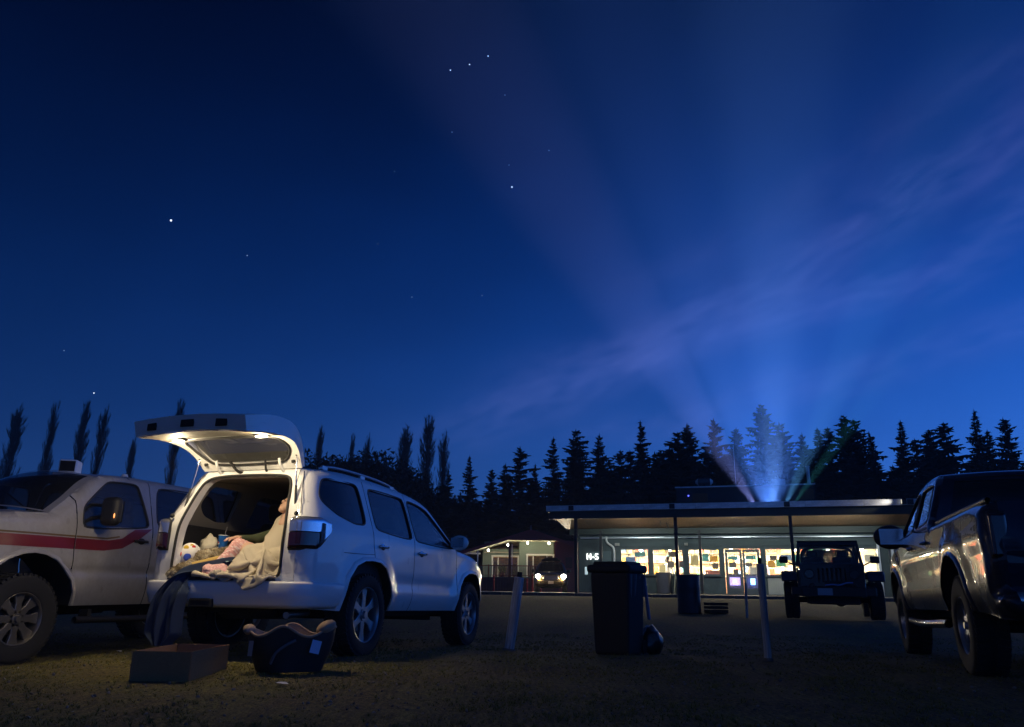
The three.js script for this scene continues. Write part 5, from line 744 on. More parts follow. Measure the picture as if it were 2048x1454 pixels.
// ------------------------------------------------------------------ the small house with the lit porch, behind and to the left of the snack bar
const house = thing('porch_house', 'small red and green house with a lit porch and railing', 'house');
{
  const h = house, siding = M([0.17, 0.22, 0.185], 0.8), red = M([0.42, 0.06, 0.06], 0.8), whiteT = M([0.75, 0.76, 0.72], 0.6), deckRed = M([0.17, 0.04, 0.03], 0.8);
  // gable roof: slopes from the peak at x = 1.62
  const slope = [[-3.7, 3.02], [1.62, 4.74], [7.2, 3.0]];
  part(h, 'roof', [0, 1].map((k) => grid(1, 1, (u, v) => { const a = slope[k], b = slope[k + 1]; return [lerp(a[0], b[0], u), lerp(a[1], b[1], u), lerp(0.4, -9, v)]; })).concat([0, 1].map((k) => grid(1, 1, (u, v) => { const a = slope[k], b = slope[k + 1]; return [lerp(a[0], b[0], u), lerp(a[1], b[1], u) - 0.1, lerp(0.4, -9, v)]; }))), M([0.05, 0.045, 0.045], 0.9));
  for (const k of [0, 1]) { const a = slope[k], b = slope[k + 1]; part(h, 'gable_board', bar([a[0], a[1] - 0.04, 0.42], [b[0], b[1] - 0.04, 0.42], 0.22, 0.05), red); }
  part(h, 'gable_wall', new THREE.ExtrudeGeometry(shapeOf([[-0.15, 4.02], [3.55, 4.02], [1.62, 4.62]].map((p) => [p[0], p[1]])), { depth: 0.08, bevelEnabled: false }).translate(0, 0, 0.1), red);
  part(h, 'red_wall', box(2.6, 3.9, 0.1, 4.75, 2.0, -0.1), red); part(h, 'red_wall', new THREE.ExtrudeGeometry(shapeOf([[3.45, 3.9], [6.05, 3.9], [6.05, 3.3], [3.45, 4.1]]), { depth: 0.08, bevelEnabled: false }).translate(0, 0, -0.14), red);
  part(h, 'door_awning', bar([4.2, 3.1, 0.3], [5.6, 3.55, 0.3], 0.06, 0.5), red); part(h, 'side_window', box(0.5, 0.8, 0.06, 4.5, 2.4, -0.03), M([0.16, 0.03, 0.03], 0.6));
  // clapboard walls: each board its own
  const boardsOf = (x0, x1, z, y0, yt, holes) => { const w = sub(h, 'clapboard_wall'); for (let y = y0; y < yt(x0) && y < 4.2; y += 0.18) { let spans = [[x0, x1]]; for (const [a, b, c, d] of holes) if (y + 0.18 > c && y < d) spans = spans.flatMap(([p, q]) => (b <= p || a >= q ? [[p, q]] : [[p, a], [b, q]].filter(([m, n]) => n - m > 0.05))); for (const [p, q] of spans) { const bx = new THREE.BoxGeometry(q - p, 0.185, 0.025); bx.rotateX(-0.10); part(w, 'board', bx.translate((p + q) / 2, y + 0.09, z), siding); } } return w; };
  const w1 = [-1.34, 0.70, 0.62, 2.92], w2 = [1.38, 3.42, 0.62, 3.02];
  boardsOf(-2.1, 0.78, -2.6, 1.3, () => 3.45, [w1]); boardsOf(0.80, 3.44, -1.7, 1.3, () => 3.95, [w2]);
  part(h, 'return_wall', box(0.06, 2.8, 0.9, 0.79, 2.65, -2.15), siding); part(h, 'inner_wall', box(5.6, 3.2, 0.08, 0.7, 2.6, -5.6), M([0.35, 0.26, 0.15], 0.9)); part(h, 'inner_floor', box(5.6, 0.06, 4, 0.7, 1.27, -3.8), M([0.2, 0.13, 0.07], 0.8)); part(h, 'inner_ceiling', box(5.4, 0.06, 3.6, 0.7, 3.2, -4.2), M([0.5, 0.45, 0.36], 0.9));
  for (const [[x0, x1, , y1], z, mull] of [[w1, -2.56, [-0.88, 0.20]], [w2, -1.66, [1.85, 2.92]]]) { const w = sub(h, 'porch_window'), y0 = 1.36; part(w, 'window_frame', [box(x1 - x0 + 0.16, 0.12, 0.06, (x0 + x1) / 2, y1, z), box(0.12, y1 - y0, 0.06, x0, (y0 + y1) / 2 - 0.05, z), box(0.12, y1 - y0, 0.06, x1, (y0 + y1) / 2 - 0.05, z), ...mull.map((m) => box(0.07, y1 - y0 - 0.1, 0.05, m, (y0 + y1) / 2 - 0.05, z))], whiteT);
    const e = [x0, ...mull, x1]; for (let i = 0; i < 3; i++) part(w, 'pane', box(e[i + 1] - e[i] - 0.1, y1 - y0 - 0.15, 0.01, (e[i] + e[i + 1]) / 2, (y0 + y1) / 2 - 0.06, z - 0.02), M([0.55, 0.45, 0.32], 0.05, { phys: true, transmission: 0.9, ior: 1.45 }));
    part(w, 'curtain', grid(40, 2, (u, v) => [lerp(mull[0] + 0.45, mull[1] - 0.1, u), lerp(y0, y1 - 0.1, v), z - 0.25 + 0.04 * Math.sin(u * 30)]), M([0.55, 0.45, 0.28], 0.95)); lampAt(h, (x0 + x1) / 2, 2.4, z - 1.4, [1, 0.62, 0.28], 2.2, 4); }
  // porch: deck, skirting boards, railing with balusters, posts, ceiling with four lamps
  part(h, 'porch_deck', box(6.0, 0.10, 3.0, 0.6, 1.27, -1.15), M([0.22, 0.16, 0.10], 0.8)); for (let i = 0; i < 30; i++) part(h, 'skirt_board', box(0.20, 1.25, 0.03, -2.4 + i * 0.207, 0.62, 0.36), deckRed);
  part(h, 'rail', box(6.0, 0.07, 0.09, 0.55, 2.12, 0.33), deckRed); part(h, 'rail', box(6.0, 0.05, 0.06, 0.55, 1.42, 0.33), deckRed); for (let i = 0; i < 46; i++) part(h, 'baluster', box(0.04, 0.66, 0.04, -2.35 + i * 0.129, 1.76, 0.33), M([0.34, 0.24, 0.17], 0.8));
  for (const x of [-2.45, -1.55, 0.02, 1.95, 3.42]) part(h, 'rail_post', box(0.11, 0.95, 0.11, x, 1.72, 0.34), deckRed);
  part(h, 'porch_post', box(0.17, 2.5, 0.17, 0.02, 2.5, 0.30), deckRed); part(h, 'porch_post', box(0.09, 2.4, 0.09, 0.20, 2.5, 0.10), whiteT); part(h, 'porch_post', box(0.09, 1.95, 0.09, -2.38, 2.25, 0.28), whiteT);
  part(h, 'porch_ceiling', [grid(1, 1, (u, v) => [lerp(-3.4, -0.1, u), lerp(3.0, 4.0, u), lerp(0.38, -2.6, v)]), grid(1, 1, (u, v) => [lerp(-0.1, 3.5, u), 4.0, lerp(0.38, -2.6, v)])], M([0.55, 0.54, 0.44], 0.9)); part(h, 'porch_fascia', bar([-3.5, 2.98, 0.36], [-2.2, 3.0, -0.2], 0.12, 0.05), whiteT);
  for (const [x, y] of [[-1.62, 3.30], [-0.12, 3.72], [1.38, 3.88], [3.02, 3.88]]) { const g = sub(h, 'porch_lamp'); part(g, 'lamp_bulb', tr(new THREE.SphereGeometry(0.085, 14, 10), x, y - 0.03, -0.55), glow([1.0, 0.92, 0.72], 14)); part(g, 'lamp_base', cyl(0.07, 0.09, 0.05, x, y + 0.075, -0.55, 14), whiteT); lampAt(h, x, y - 0.16, -0.55, [1, 0.84, 0.55], 2.6, 4); }
  part(h, 'plant_pot', lathe([[0, 0], [0.14, 0], [0.19, 0.28], [0, 0.28]], 16).translate(-0.55, 1.33, -0.3), M([0.25, 0.1, 0.05], 0.8));
  part(h, 'weathervane', rod([1.62, 4.74, 0], [1.62, 5.15, 0], 0.02), M([0.35, 0.4, 0.5], 0.5));
  place(h, 0, 60, 0, 0.06);
}
{
  // potted greenery on the porch, a thing of its own
  const q = mulberry(9), leaf = []; for (let i = 0; i < 260; i++) { const a = q() * 6.28, r = 0.30 * Math.sqrt(q()), y = 0.05 + 0.5 * q(), g = new THREE.PlaneGeometry(0.05, 0.12); g.rotateX(q() * 3); g.rotateY(a); g.translate(Math.cos(a) * r, y, Math.sin(a) * r); leaf.push(g); }
  const o = solo('potted_plant', leaf, M([0.20, 0.22, 0.05], 0.8), 'yellow-green potted plant behind the porch railing', 'plant'); o.position.set(-0.55, 1.65, -60.3); const p2 = o.clone(); p2.name = 'potted_plant_001'; p2.userData = { label: 'lower pale potted plant at the right of the porch plant', category: 'plant' }; p2.position.set(0.3, 1.5, -60.2); p2.scale.set(0.7, 0.6, 0.7); scene.add(p2);
  // red marker posts in front of the house
  const red = M([0.45, 0.015, 0.02], 0.5); [[-0.78, 41, 0.85, 'single red marker post at the left, before the porch'], [0.93, 41, 0.72, 'shorter of the two red posts beside the headlights'], [1.20, 41, 0.95, 'taller of the two red posts beside the headlights'], [1.72, 43.2, 0.24, 'short red stub post below the left headlight']].forEach(([x, z, hh, l]) => { const o2 = thing('marker_post', l, 'post', 'red marker posts'); part(o2, 'post', cyl(0.045, 0.05, hh, 0, hh / 2, 0, 12), red); part(o2, 'post_cap', tr(new THREE.SphereGeometry(0.048, 12, 8), 0, hh, 0), red); if (hh > 0.5) part(o2, 'reflective_band', cyl(0.052, 0.052, 0.07, 0, hh * 0.8, 0, 12), M([0.6, 0.08, 0.08], 0.4)); place(o2, x, z); });
}
// ------------------------------------------------------------------ other cars
{
  // the car with its headlights on, facing the camera
  const car = thing('headlight_car', 'dark SUV with headlights on, facing the camera before the porch house', 'car'); const S = suvSpec(paint([0.03, 0.032, 0.03])); vehicle(car, S); suvFront(car, S); mirrors(car, 2.12, 1.24, 0.86, mat.trim); roofRails(car, S, mat.trim);
  part(car, 'roof_basket', [box(1.3, 0.10, 1.1, 0.5, 1.88, 0, 0.03), box(0.9, 0.16, 0.8, 0.45, 1.96, 0, 0.07)], mat.dark);
  for (const s of [1, -1]) { part(car, 'head_lamp_bulb', tr(new THREE.SphereGeometry(0.13, 16, 12).scale(0.4, 0.9, 1.1), 3.66, 0.93, s * 0.70), glow([1.0, 0.93, 0.80], 22)); part(car, 'fog_lamp_bulb', tr(new THREE.SphereGeometry(0.07, 12, 8).scale(0.4, 1, 1), 3.72, 0.78, s * 0.66), glow([1.0, 0.42, 0.05], 14));
    const l = new THREE.SpotLight(lin(1, 0.85, 0.62), 60, 0, 0.6, 0.8, 2); l.position.set(3.86, 0.92, s * 0.72); l.target.position.set(12, 0.3, s * 0.8); l.shadow.radius = 4; l.name = 'headlight_light'; car.add(l, l.target); lampAt(car, 3.90, 0.90, s * 0.72, [1, 0.6, 0.2], 2.5, 4); }
  car.rotation.y = -Math.PI / 2 - 0.06; car.position.set(2.52, groundY(2.5, 46) , -(44 + 3.7)); 
}
{
  // the pickup at the right edge, heading away: its left side runs off towards the snack bar, cab and bed cut by the frame
  const car = thing('dark_pickup', 'dark glossy pickup truck cut off by the right edge of the photo', 'truck');
  const wb = 3.45, arch = () => { const a = []; for (let i = 0; i <= 12; i++) { const t = Math.PI * (1 - i / 12); a.push([0.51 * Math.cos(t), Math.max(0.50, 0.52 + 0.46 * Math.sin(t))]); } return a; };
  const S = {
    wb, R: 0.40, rim: 0.235, tw: 0.27, track: 0.95, sill: 0.50, spokes: 6, paint: paint([0.016, 0.020, 0.038], { clearcoat: 1, clearcoatRoughness: 0.03, specularIntensity: 0.2 }), archR: arch(), archF: arch(), rTop: 0.06, rEnd: 0.13, fine: 0.07, flare: 0.02,
    base: (x, y) => { const h = y - 1.30; let z = 0.945 - 0.06 * clamp((0.75 - y) / 0.25) ** 2 - 0.34 * (Math.sqrt(h * h + 0.003) + h) / 2 + 0.012 * Math.exp(-(((y - 1.05) / 0.09) ** 2)); z -= 0.10 * clamp((x - wb - 0.1) / 0.9) ** 2; for (const c of [0, wb]) z += 0.028 * sstep(0.76, 0.53, Math.hypot(x - c, y - 0.52)); return z; },
    top: [
      { name: 'front_bumper', pts: smooth([[wb + 0.80, 0.48], [wb + 0.92, 0.54], [wb + 0.93, 0.72]], 3), crown: 0.06, mat: mat.chrome },
      { name: 'grille', pts: smooth([[wb + 0.93, 0.72], [wb + 0.92, 0.95], [wb + 0.85, 1.14]], 3), crown: 0.06, mat: mat.trim },
      { name: 'hood', pts: smooth([[wb + 0.85, 1.14], [wb + 0.6, 1.20], [wb + 0.1, 1.25], [wb - 0.42, 1.29]], 4), crown: 0.05 },
      { name: 'windshield', pts: smooth([[wb - 0.42, 1.29], [wb - 0.72, 1.52], [wb - 1.0, 1.74], [wb - 1.14, 1.82]], 4), crown: 0.08, glass: [0.90, 0.05, 0.95], mat: mat.glass, frameName: 'windshield_frame' },
      { name: 'cab_roof', pts: smooth([[wb - 1.14, 1.82], [wb - 1.4, 1.875], [wb - 1.9, 1.885], [1.22, 1.86], [1.10, 1.80]], 4), crown: 0.03, nv: 20 },
      { name: 'rear_window', pts: smooth([[1.10, 1.80], [1.03, 1.60], [1.00, 1.34]], 4), crown: 0.03, glass: [0.86, 0.10, 0.90], mat: mat.tint, frameName: 'cab_rear_frame' },
      { name: 'bed', skip: true, pts: [[1.00, 1.34], [0.94, 1.325], [-1.12, 1.31]] },
      { name: 'tailgate', pts: smooth([[-1.12, 1.31], [-1.16, 1.1], [-1.17, 0.85], [-1.14, 0.66]], 4), crown: 0.02 },
      { name: 'rear_bumper', pts: smooth([[-1.14, 0.66], [-1.24, 0.65], [-1.25, 0.52], [-1.12, 0.46]], 3), crown: 0.03, mat: mat.chrome },
    ],
    cuts: [0.97, 1.95, 3.02], panelNames: ['bed_side', 'rear_door', 'front_door', 'front_wing'],
    windows: [{ panel: 1, pts: [[1.20, 1.755], [1.88, 1.775], [1.89, 1.36], [1.12, 1.38]], round: 0.05 }, { panel: 2, pts: [[2.02, 1.775], [2.16, 1.765], [2.36, 1.70], [2.88, 1.34], [2.02, 1.35]], round: 0.05, mat: mat.glass }],
    handles: [{ panel: 1, x: 1.25, y: 1.17 }, { panel: 2, x: 2.16, y: 1.17 }],
  };
  vehicle(car, S); mirrors(car, 2.86, 1.36, 0.90, mat.trim, 1.55);
  part(car, 'bed_floor', box(2.1, 0.05, 1.5, -0.08, 0.86, 0), mat.charcoal); for (const s of [1, -1]) { part(car, 'bed_liner', box(2.08, 0.45, 0.03, -0.08, 1.09, s * 0.80), mat.charcoal); part(car, 'bed_rail', tube([[-1.08, 1.325, s * 0.86], [0, 1.335, s * 0.865], [0.95, 1.345, s * 0.86]], 0.022, 20, 8), mat.trim); part(car, 'side_step', tube([[0.66, 0.40, s * 0.93], [1.8, 0.38, s * 0.97], [2.8, 0.40, s * 0.93]], 0.04, 20, 8), mat.chrome);
    const t = sub(car, 'tail_lamp'); part(t, 'lamp_housing', new RoundedBoxGeometry(0.10, 0.36, 0.15, 3, 0.03).translate(-1.10, 1.06, s * 0.83), mat.trim); part(t, 'lamp_lens', new RoundedBoxGeometry(0.10, 0.33, 0.13, 3, 0.03).translate(-1.115, 1.06, s * 0.835), mat.redlens); const hl = sub(car, 'headlamp'); part(hl, 'lamp_housing', new RoundedBoxGeometry(0.10, 0.20, 0.30, 3, 0.03).translate(wb + 0.85, 0.98, s * 0.66), mat.reflector); part(hl, 'lamp_lens', new RoundedBoxGeometry(0.03, 0.19, 0.29, 3, 0.012).translate(wb + 0.91, 0.98, s * 0.66), mat.lens); }
  part(car, 'bed_bulkhead', box(0.04, 0.45, 1.6, 0.95, 1.09, 0), mat.charcoal); part(car, 'tailgate_handle', box(0.02, 0.06, 0.22, -1.185, 1.16, 0, 0.008), mat.trim); part(car, 'licence_plate', box(0.01, 0.15, 0.30, -1.285, 0.59, 0), mat.plate);
  for (const [x, n] of [[1.35, 1], [2.25, 2]]) for (const s of [1, -1]) { const g = sub(car, 'seat'); part(g, 'seat_back', tr(new RoundedBoxGeometry(0.16, 0.62, 0.52, 3, 0.07), x, 1.15, s * 0.38, 0, 0, 0.15), mat.seat); part(g, 'headrest', new RoundedBoxGeometry(0.10, 0.18, 0.26, 3, 0.04).translate(x - 0.08, 1.55, s * 0.38), mat.seat); } part(car, 'cabin_floor', box(2.2, 0.06, 1.6, 2.1, 0.62, 0), mat.charcoal); part(car, 'dashboard', box(0.3, 0.3, 1.5, wb - 0.55, 1.13, 0, 0.08), mat.charcoal);
  const th = LOT, k = 1, rx = 3.86, rz = 6.90; car.rotation.y = Math.PI / 2 - th; car.position.set(rx + 0.95 * Math.cos(th), groundY(rx, rz) - 0.01, -(rz - 0.95 * Math.sin(th))); car.rotateZ(-0.018);
}
{
  // open-fronted off-roader facing the camera, a silhouette before the windows
  const j = thing('off_roader', 'boxy dark off-roader with flat fenders parked before the snack bar', 'car');
  const pt = paint([0.012, 0.012, 0.016], { clearcoat: 0.5 }), blk = mat.trim;   // local: x right, y up, z to the camera
  part(j, 'body_tub', [box(1.46, 0.52, 2.3, 0, 0.90, -2.1, 0.04)], pt); part(j, 'hood', [tr(new RoundedBoxGeometry(1.26, 0.16, 1.25, 3, 0.06), 0, 1.16, -0.50), box(1.24, 0.35, 1.2, 0, 0.95, -0.52, 0.03)], pt);
  const gr = sub(j, 'grille'); part(gr, 'grille_panel', new THREE.ExtrudeGeometry(shapeOf(rounded([[-0.64, 0.72], [0.64, 0.72], [0.66, 1.20], [-0.66, 1.20]], 0.06), Array.from({ length: 7 }, (_, i) => rounded([[-0.27 + i * 0.09 - 0.026, 0.80], [-0.27 + i * 0.09 + 0.026, 0.80], [-0.27 + i * 0.09 + 0.026, 1.12], [-0.27 + i * 0.09 - 0.026, 1.12]], 0.02))), { depth: 0.05, bevelEnabled: true, bevelSize: 0.008, bevelThickness: 0.008 }).translate(0, 0, 0.10), pt); part(gr, 'radiator', box(0.8, 0.4, 0.02, 0, 0.96, 0.07), mat.dark);
  for (const s of [1, -1]) { const hl = sub(j, 'headlamp'); part(hl, 'lamp_ring', tr(new THREE.TorusGeometry(0.10, 0.014, 8, 28), s * 0.46, 0.99, 0.16), blk); part(hl, 'lamp_reflector', tr(new THREE.SphereGeometry(0.10, 20, 10, 0, 6.3, 0, 1.2).rotateX(-Math.PI / 2).scale(1, 1, 0.4), s * 0.46, 0.99, 0.09), mat.reflector); part(hl, 'lamp_lens', new THREE.CircleGeometry(0.10, 28).translate(s * 0.46, 0.99, 0.163), mat.lens);
    const f = sub(j, 'fender'); part(f, 'fender_top', tr(new RoundedBoxGeometry(0.34, 0.12, 1.05, 3, 0.05), s * 0.88, 1.00, -0.45), M([0.03, 0.03, 0.05], 0.35, { phys: true, clearcoat: 0.6 })); part(f, 'fender_lip', tr(new RoundedBoxGeometry(0.34, 0.22, 0.07, 2, 0.03), s * 0.88, 0.93, 0.05, -0.3), M([0.03, 0.03, 0.05], 0.4));
    part(j, 'rear_fender', tr(new RoundedBoxGeometry(0.30, 0.12, 0.95, 3, 0.05), s * 0.88, 0.98, -2.85), blk); part(j, 'rocker_rail', box(0.08, 0.09, 1.5, s * 0.80, 0.55, -1.65, 0.02), blk);
    const m = sub(j, 'door_mirror'); part(m, 'mirror_housing', new RoundedBoxGeometry(0.20, 0.17, 0.08, 3, 0.03).translate(s * 1.0, 1.36, -1.35), blk); part(m, 'mirror_arm', rod([s * 0.74, 1.22, -1.3], [s * 0.93, 1.32, -1.34], 0.018), blk); part(m, 'mirror_glass', box(0.17, 0.14, 0.004, s * 1.0, 1.36, -1.393), mat.reflector);
    part(j, 'front_bumper_tip', box(0.26, 0.20, 0.18, s * 0.72, 0.60, 0.26, 0.04), blk); part(j, 'tow_hook', tr(new THREE.TorusGeometry(0.045, 0.014, 8, 18), s * 0.42, 0.73, 0.36), blk); }
  part(j, 'front_bumper', box(1.30, 0.22, 0.20, 0, 0.60, 0.27, 0.03), blk); const wn = sub(j, 'winch'); part(wn, 'winch_body', new THREE.CylinderGeometry(0.07, 0.07, 0.5, 16).rotateZ(Math.PI / 2).translate(0.1, 0.76, 0.26), blk); part(wn, 'winch_rope', tube([[-0.16, 0.74, 0.39], [-0.02, 0.755, 0.40], [0.12, 0.745, 0.40], [0.26, 0.79, 0.39], [0.40, 0.80, 0.38]], 0.016, 30, 8), M([0.20, 0.30, 0.60], 0.7));
  part(j, 'licence_plate', box(0.30, 0.15, 0.008, -0.17, 0.60, 0.377), M([0.35, 0.36, 0.42], 0.5)); part(j, 'skid_plate', [tr(box(1.0, 0.04, 0.35), 0, 0.44, 0.16, 0.6), box(1.1, 0.14, 0.12, 0, 0.40, -0.2)], blk);
  const wsx = (v) => lerp(-1.10, -1.32, v); part(j, 'windshield_frame', new THREE.ExtrudeGeometry(shapeOf(rounded([[-0.74, 0], [0.74, 0], [0.66, 0.60], [-0.66, 0.60]], 0.05), [rounded([[-0.66, 0.07], [0.66, 0.07], [0.60, 0.53], [-0.60, 0.53]], 0.05)]), { depth: 0.05, bevelEnabled: false }).rotateX(-0.30).translate(0, 1.19, -1.12), pt);
  part(j, 'windshield', new THREE.ShapeGeometry(shapeOf([[-0.66, 0.07], [0.66, 0.07], [0.60, 0.53], [-0.60, 0.53]])).rotateX(-0.30).translate(0, 1.19, -1.11), M([0.35, 0.36, 0.36], 0.03, { phys: true, transmission: 0.9, ior: 1.5 }));
  part(j, 'soft_top', [tr(new RoundedBoxGeometry(1.34, 0.07, 2.0, 3, 0.03), 0, 1.785, -2.3), box(0.05, 0.55, 0.09, -0.66, 1.48, -2.0), box(0.05, 0.55, 0.09, 0.66, 1.48, -2.0), box(0.05, 0.55, 0.6, -0.66, 1.48, -3.0), box(0.05, 0.55, 0.6, 0.66, 1.48, -3.0)], M([0.015, 0.015, 0.018], 0.9)); part(j, 'roll_bar', [tube([[-0.58, 0.95, -2.2], [-0.55, 1.60, -2.2], [-0.3, 1.70, -2.2], [0.3, 1.70, -2.2], [0.55, 1.60, -2.2], [0.58, 0.95, -2.2]], 0.035, 30, 8)], blk);
  for (const s of [1, -1]) { const g = sub(j, 'seat'); part(g, 'seat_back', box(0.46, 0.6, 0.14, s * 0.34, 1.15, -2.0, 0.05), mat.seat); part(g, 'headrest', box(0.24, 0.16, 0.10, s * 0.34, 1.53, -2.03, 0.04), mat.seat); } part(j, 'dashboard', box(1.3, 0.25, 0.2, 0, 1.12, -1.3, 0.04), mat.charcoal); part(j, 'rear_window', box(1.1, 0.42, 0.006, 0, 1.48, -3.3), mat.glass);
  const G = wheelGeo(0.41, 0.30, 0.22, 5); for (const z of [-0.45, -2.87]) for (const s of [1, -1]) { const w = addWheel(j, G, s * 0.87, 0.41, z, 1, M([0.03, 0.03, 0.03], 0.5)); w.rotation.y = s * Math.PI / 2; } part(j, 'axle', [rod([-0.8, 0.41, -0.45], [0.8, 0.41, -0.45], 0.06), rod([-0.8, 0.41, -2.87], [0.8, 0.41, -2.87], 0.06), tr(new THREE.SphereGeometry(0.14, 14, 10), 0.15, 0.41, -0.45), box(1.1, 0.25, 2.6, 0, 0.62, -1.6)], mat.dark);
  place(j, 7.28, 18.0, -LOT * 1.1, 0.08); j.scale.set(1.03, 0.98, 1);
}
// ------------------------------------------------------------------ small things on the ground
{
  // open cardboard box
  const fl = texture(256, (u, v) => { const k = 0.5 + 0.5 * Math.sin(u * 2 * Math.PI * 40); const n = tileNoise(u, v, 20, 3); return [0.55 + 0.05 * n + 0.012 * k, 0.40 + 0.05 * n + 0.012 * k, 0.26 + 0.04 * n]; }, { srgb: true });
  const card = M([1, 1, 1], 0.9, { map: fl }); const o = thing('cardboard_box', 'open brown cardboard box lying behind the white SUV', 'box'); const W = 0.42, D = 0.72, H = 0.20, t = 0.006;
  part(o, 'box_side', box(W, H, t, 0, H / 2, 0.003), card); part(o, 'box_side', box(W, H, t, 0, H / 2, -D), card); part(o, 'box_side', box(t, H, D, -W / 2 + 0.003, H / 2, -D / 2), card); part(o, 'box_side', box(t, H, D - 0.02, W / 2 - 0.003, H / 2, -D / 2), card); part(o, 'box_base', box(W - 0.02, t, D - 0.02, 0, 0.006, -D / 2), card);
  part(o, 'box_flap', tr(box(W - 0.04, t, 0.10), 0, H - 0.05, -D + 0.03, 1.35), card);
  o.rotation.y = -0.02; o.position.set(-2.45, groundY(-2.4, 5.9) - 0.004, -5.82);
}
{
  // upturned child's car seat: dark shell with a padded, wavy tan rim
  const o = thing('child_seat', 'dark child car seat with tan padded rim lying on the ground', 'child seat'); const tan = M([0.36, 0.25, 0.17], 0.9), shell = M([0.018, 0.018, 0.020], 0.55);
  const rimY = (a) => { const c = Math.cos(a); return 0.30 + 0.075 * Math.exp(-(((c - 0.95) / 0.28) ** 2)) + 0.05 * Math.exp(-(((c + 1.0) / 0.22) ** 2)) + 0.085 * Math.exp(-(((c + 0.10) / 0.34) ** 2)) - 0.035; }; const rimX = (a) => 0.335 * Math.cos(a) + 0.01, rimZ = (a) => 0.22 * Math.sin(a) * (1 - 0.15 * Math.cos(a));
  part(o, 'shell', grid(64, 14, (u, v) => { const a = u * 2 * Math.PI, k = v, b = 1 - k, w = lerp(0.70, 1, Math.sin(k * Math.PI / 2)); const y = lerp(0.012, rimY(a), k); return [rimX(a) * w + 0.015 * b * Math.cos(3 * a), y, rimZ(a) * lerp(0.78, 1, k)]; }), shell);
  part(o, 'seat_liner', grid(64, 10, (u, v) => { const a = u * 2 * Math.PI, k = 1 - v * 0.96; return [rimX(a) * 0.95 * (0.25 + 0.75 * Math.sqrt(k)), lerp(0.10, rimY(a) - 0.004, k * k), rimZ(a) * 0.95 * (0.25 + 0.75 * Math.sqrt(k))]; }), tan);
  const rimP = []; for (let i = 0; i < 48; i++) { const a = i / 48 * 2 * Math.PI; rimP.push([rimX(a), rimY(a), rimZ(a)]); } part(o, 'padded_rim', tube(rimP, 0.010, 140, 8, true), tan);
  part(o, 'head_pad', tr(new THREE.SphereGeometry(0.10, 24, 16).scale(0.8, 0.5, 1.2), 0.275, 0.335, 0.03, 0, 0, 0.5), tan); part(o, 'foot_pad', tr(new THREE.SphereGeometry(0.07, 20, 14).scale(0.65, 0.55, 1.7), -0.315, 0.315, 0.03, 0, 0, -0.6), tan);
  part(o, 'harness_strap', tube([[-0.10, 0.08, 0.205], [-0.06, 0.16, 0.232], [0.02, 0.22, 0.236], [0.08, 0.25, 0.232]], 0.012, 24, 6), M([0.12, 0.12, 0.14], 0.7)); part(o, 'label_sticker', tr(box(0.075, 0.095, 0.002), 0.225, 0.20, 0.188, -0.12, 0.45, -0.25), M([0.45, 0.55, 0.75], 0.5)); part(o, 'label_sticker', tr(box(0.05, 0.11, 0.002), -0.265, 0.185, 0.165, -0.12, -0.7, 0.05), M([0.3, 0.3, 0.33], 0.5));
  o.rotation.y = 0.10; o.position.set(-1.72, groundY(-1.7, 6.5) - 0.004, -6.45);
}
{
  const w = M([0.7, 0.69, 0.66], 0.9); const pap = (x, z, s, l, r) => { const g = grid(8, 6, (u, v) => [(u - 0.5) * s, 0.012 + 0.02 * Math.sin(u * 3 + v * 2) * s * 10 * 0.3, (v - 0.5) * s * 0.7]); g.rotateY(r); const o = solo('paper_scrap', g, w, l, 'paper'); o.position.set(x, groundY(x, z) + 0.01, -z); };
  pap(-1.54, 5.65, 0.085, 'white paper scrap on the dirt below the child seat', 0.6); pap(-4.05, 8.55, 0.05, 'small white scrap on the ground under the truck', 0.2); pap(-3.02, 4.9, 0.03, 'tiny white scrap in the grass left of the box', 1.0);
}
{
  // old speaker posts: white painted pipes
  const pv = texture(256, (u, v) => 0.8 + 0.4 * (tileNoise(u, v, 12, 4) - 0.5) + 0.2 * (tileNoise(u, v, 60, 2) - 0.5), { srgb: true }); const wp = M([0.62, 0.63, 0.66], 0.6, { map: pv });
  const post = (x, z, h, r, lx, lz, lab, cap = true, m = wp, g = 'speaker posts') => { const o = thing('speaker_post', lab, 'post', g); part(o, 'pipe', lathe([[0, -0.1], [r, -0.1], [r, h - 0.01], [r * 0.96, h], [0, h]], 18), m); if (cap) { part(o, 'junction_stub', cyl(r * 0.5, r * 0.55, 0.06, 0, h + 0.03, 0, 12), mat.dark); part(o, 'base_collar', cyl(r * 1.25, r * 1.4, 0.03, 0, 0.012, 0, 16), M([0.15, 0.14, 0.13], 0.9)); } o.position.set(x, groundY(x, z), -z); o.rotation.set(lz, 0, lx); };
  post(0.01, 9.48, 0.83, 0.058, -0.135, 0, 'thick white pipe post leaning right, beside the white SUV'); post(2.58, 8.14, 0.93, 0.036, 0.012, 0, 'slim white pipe post standing upright before the snack bar doors');
  post(5.6, 19, 0.80, 0.03, -0.02, 0, 'distant thin pipe post below the blue lit door', false); post(2.95, 17, 0.85, 0.035, 0.09, 0, 'distant dark pipe post beside the big bin', false, M([0.12, 0.13, 0.2], 0.6));
}
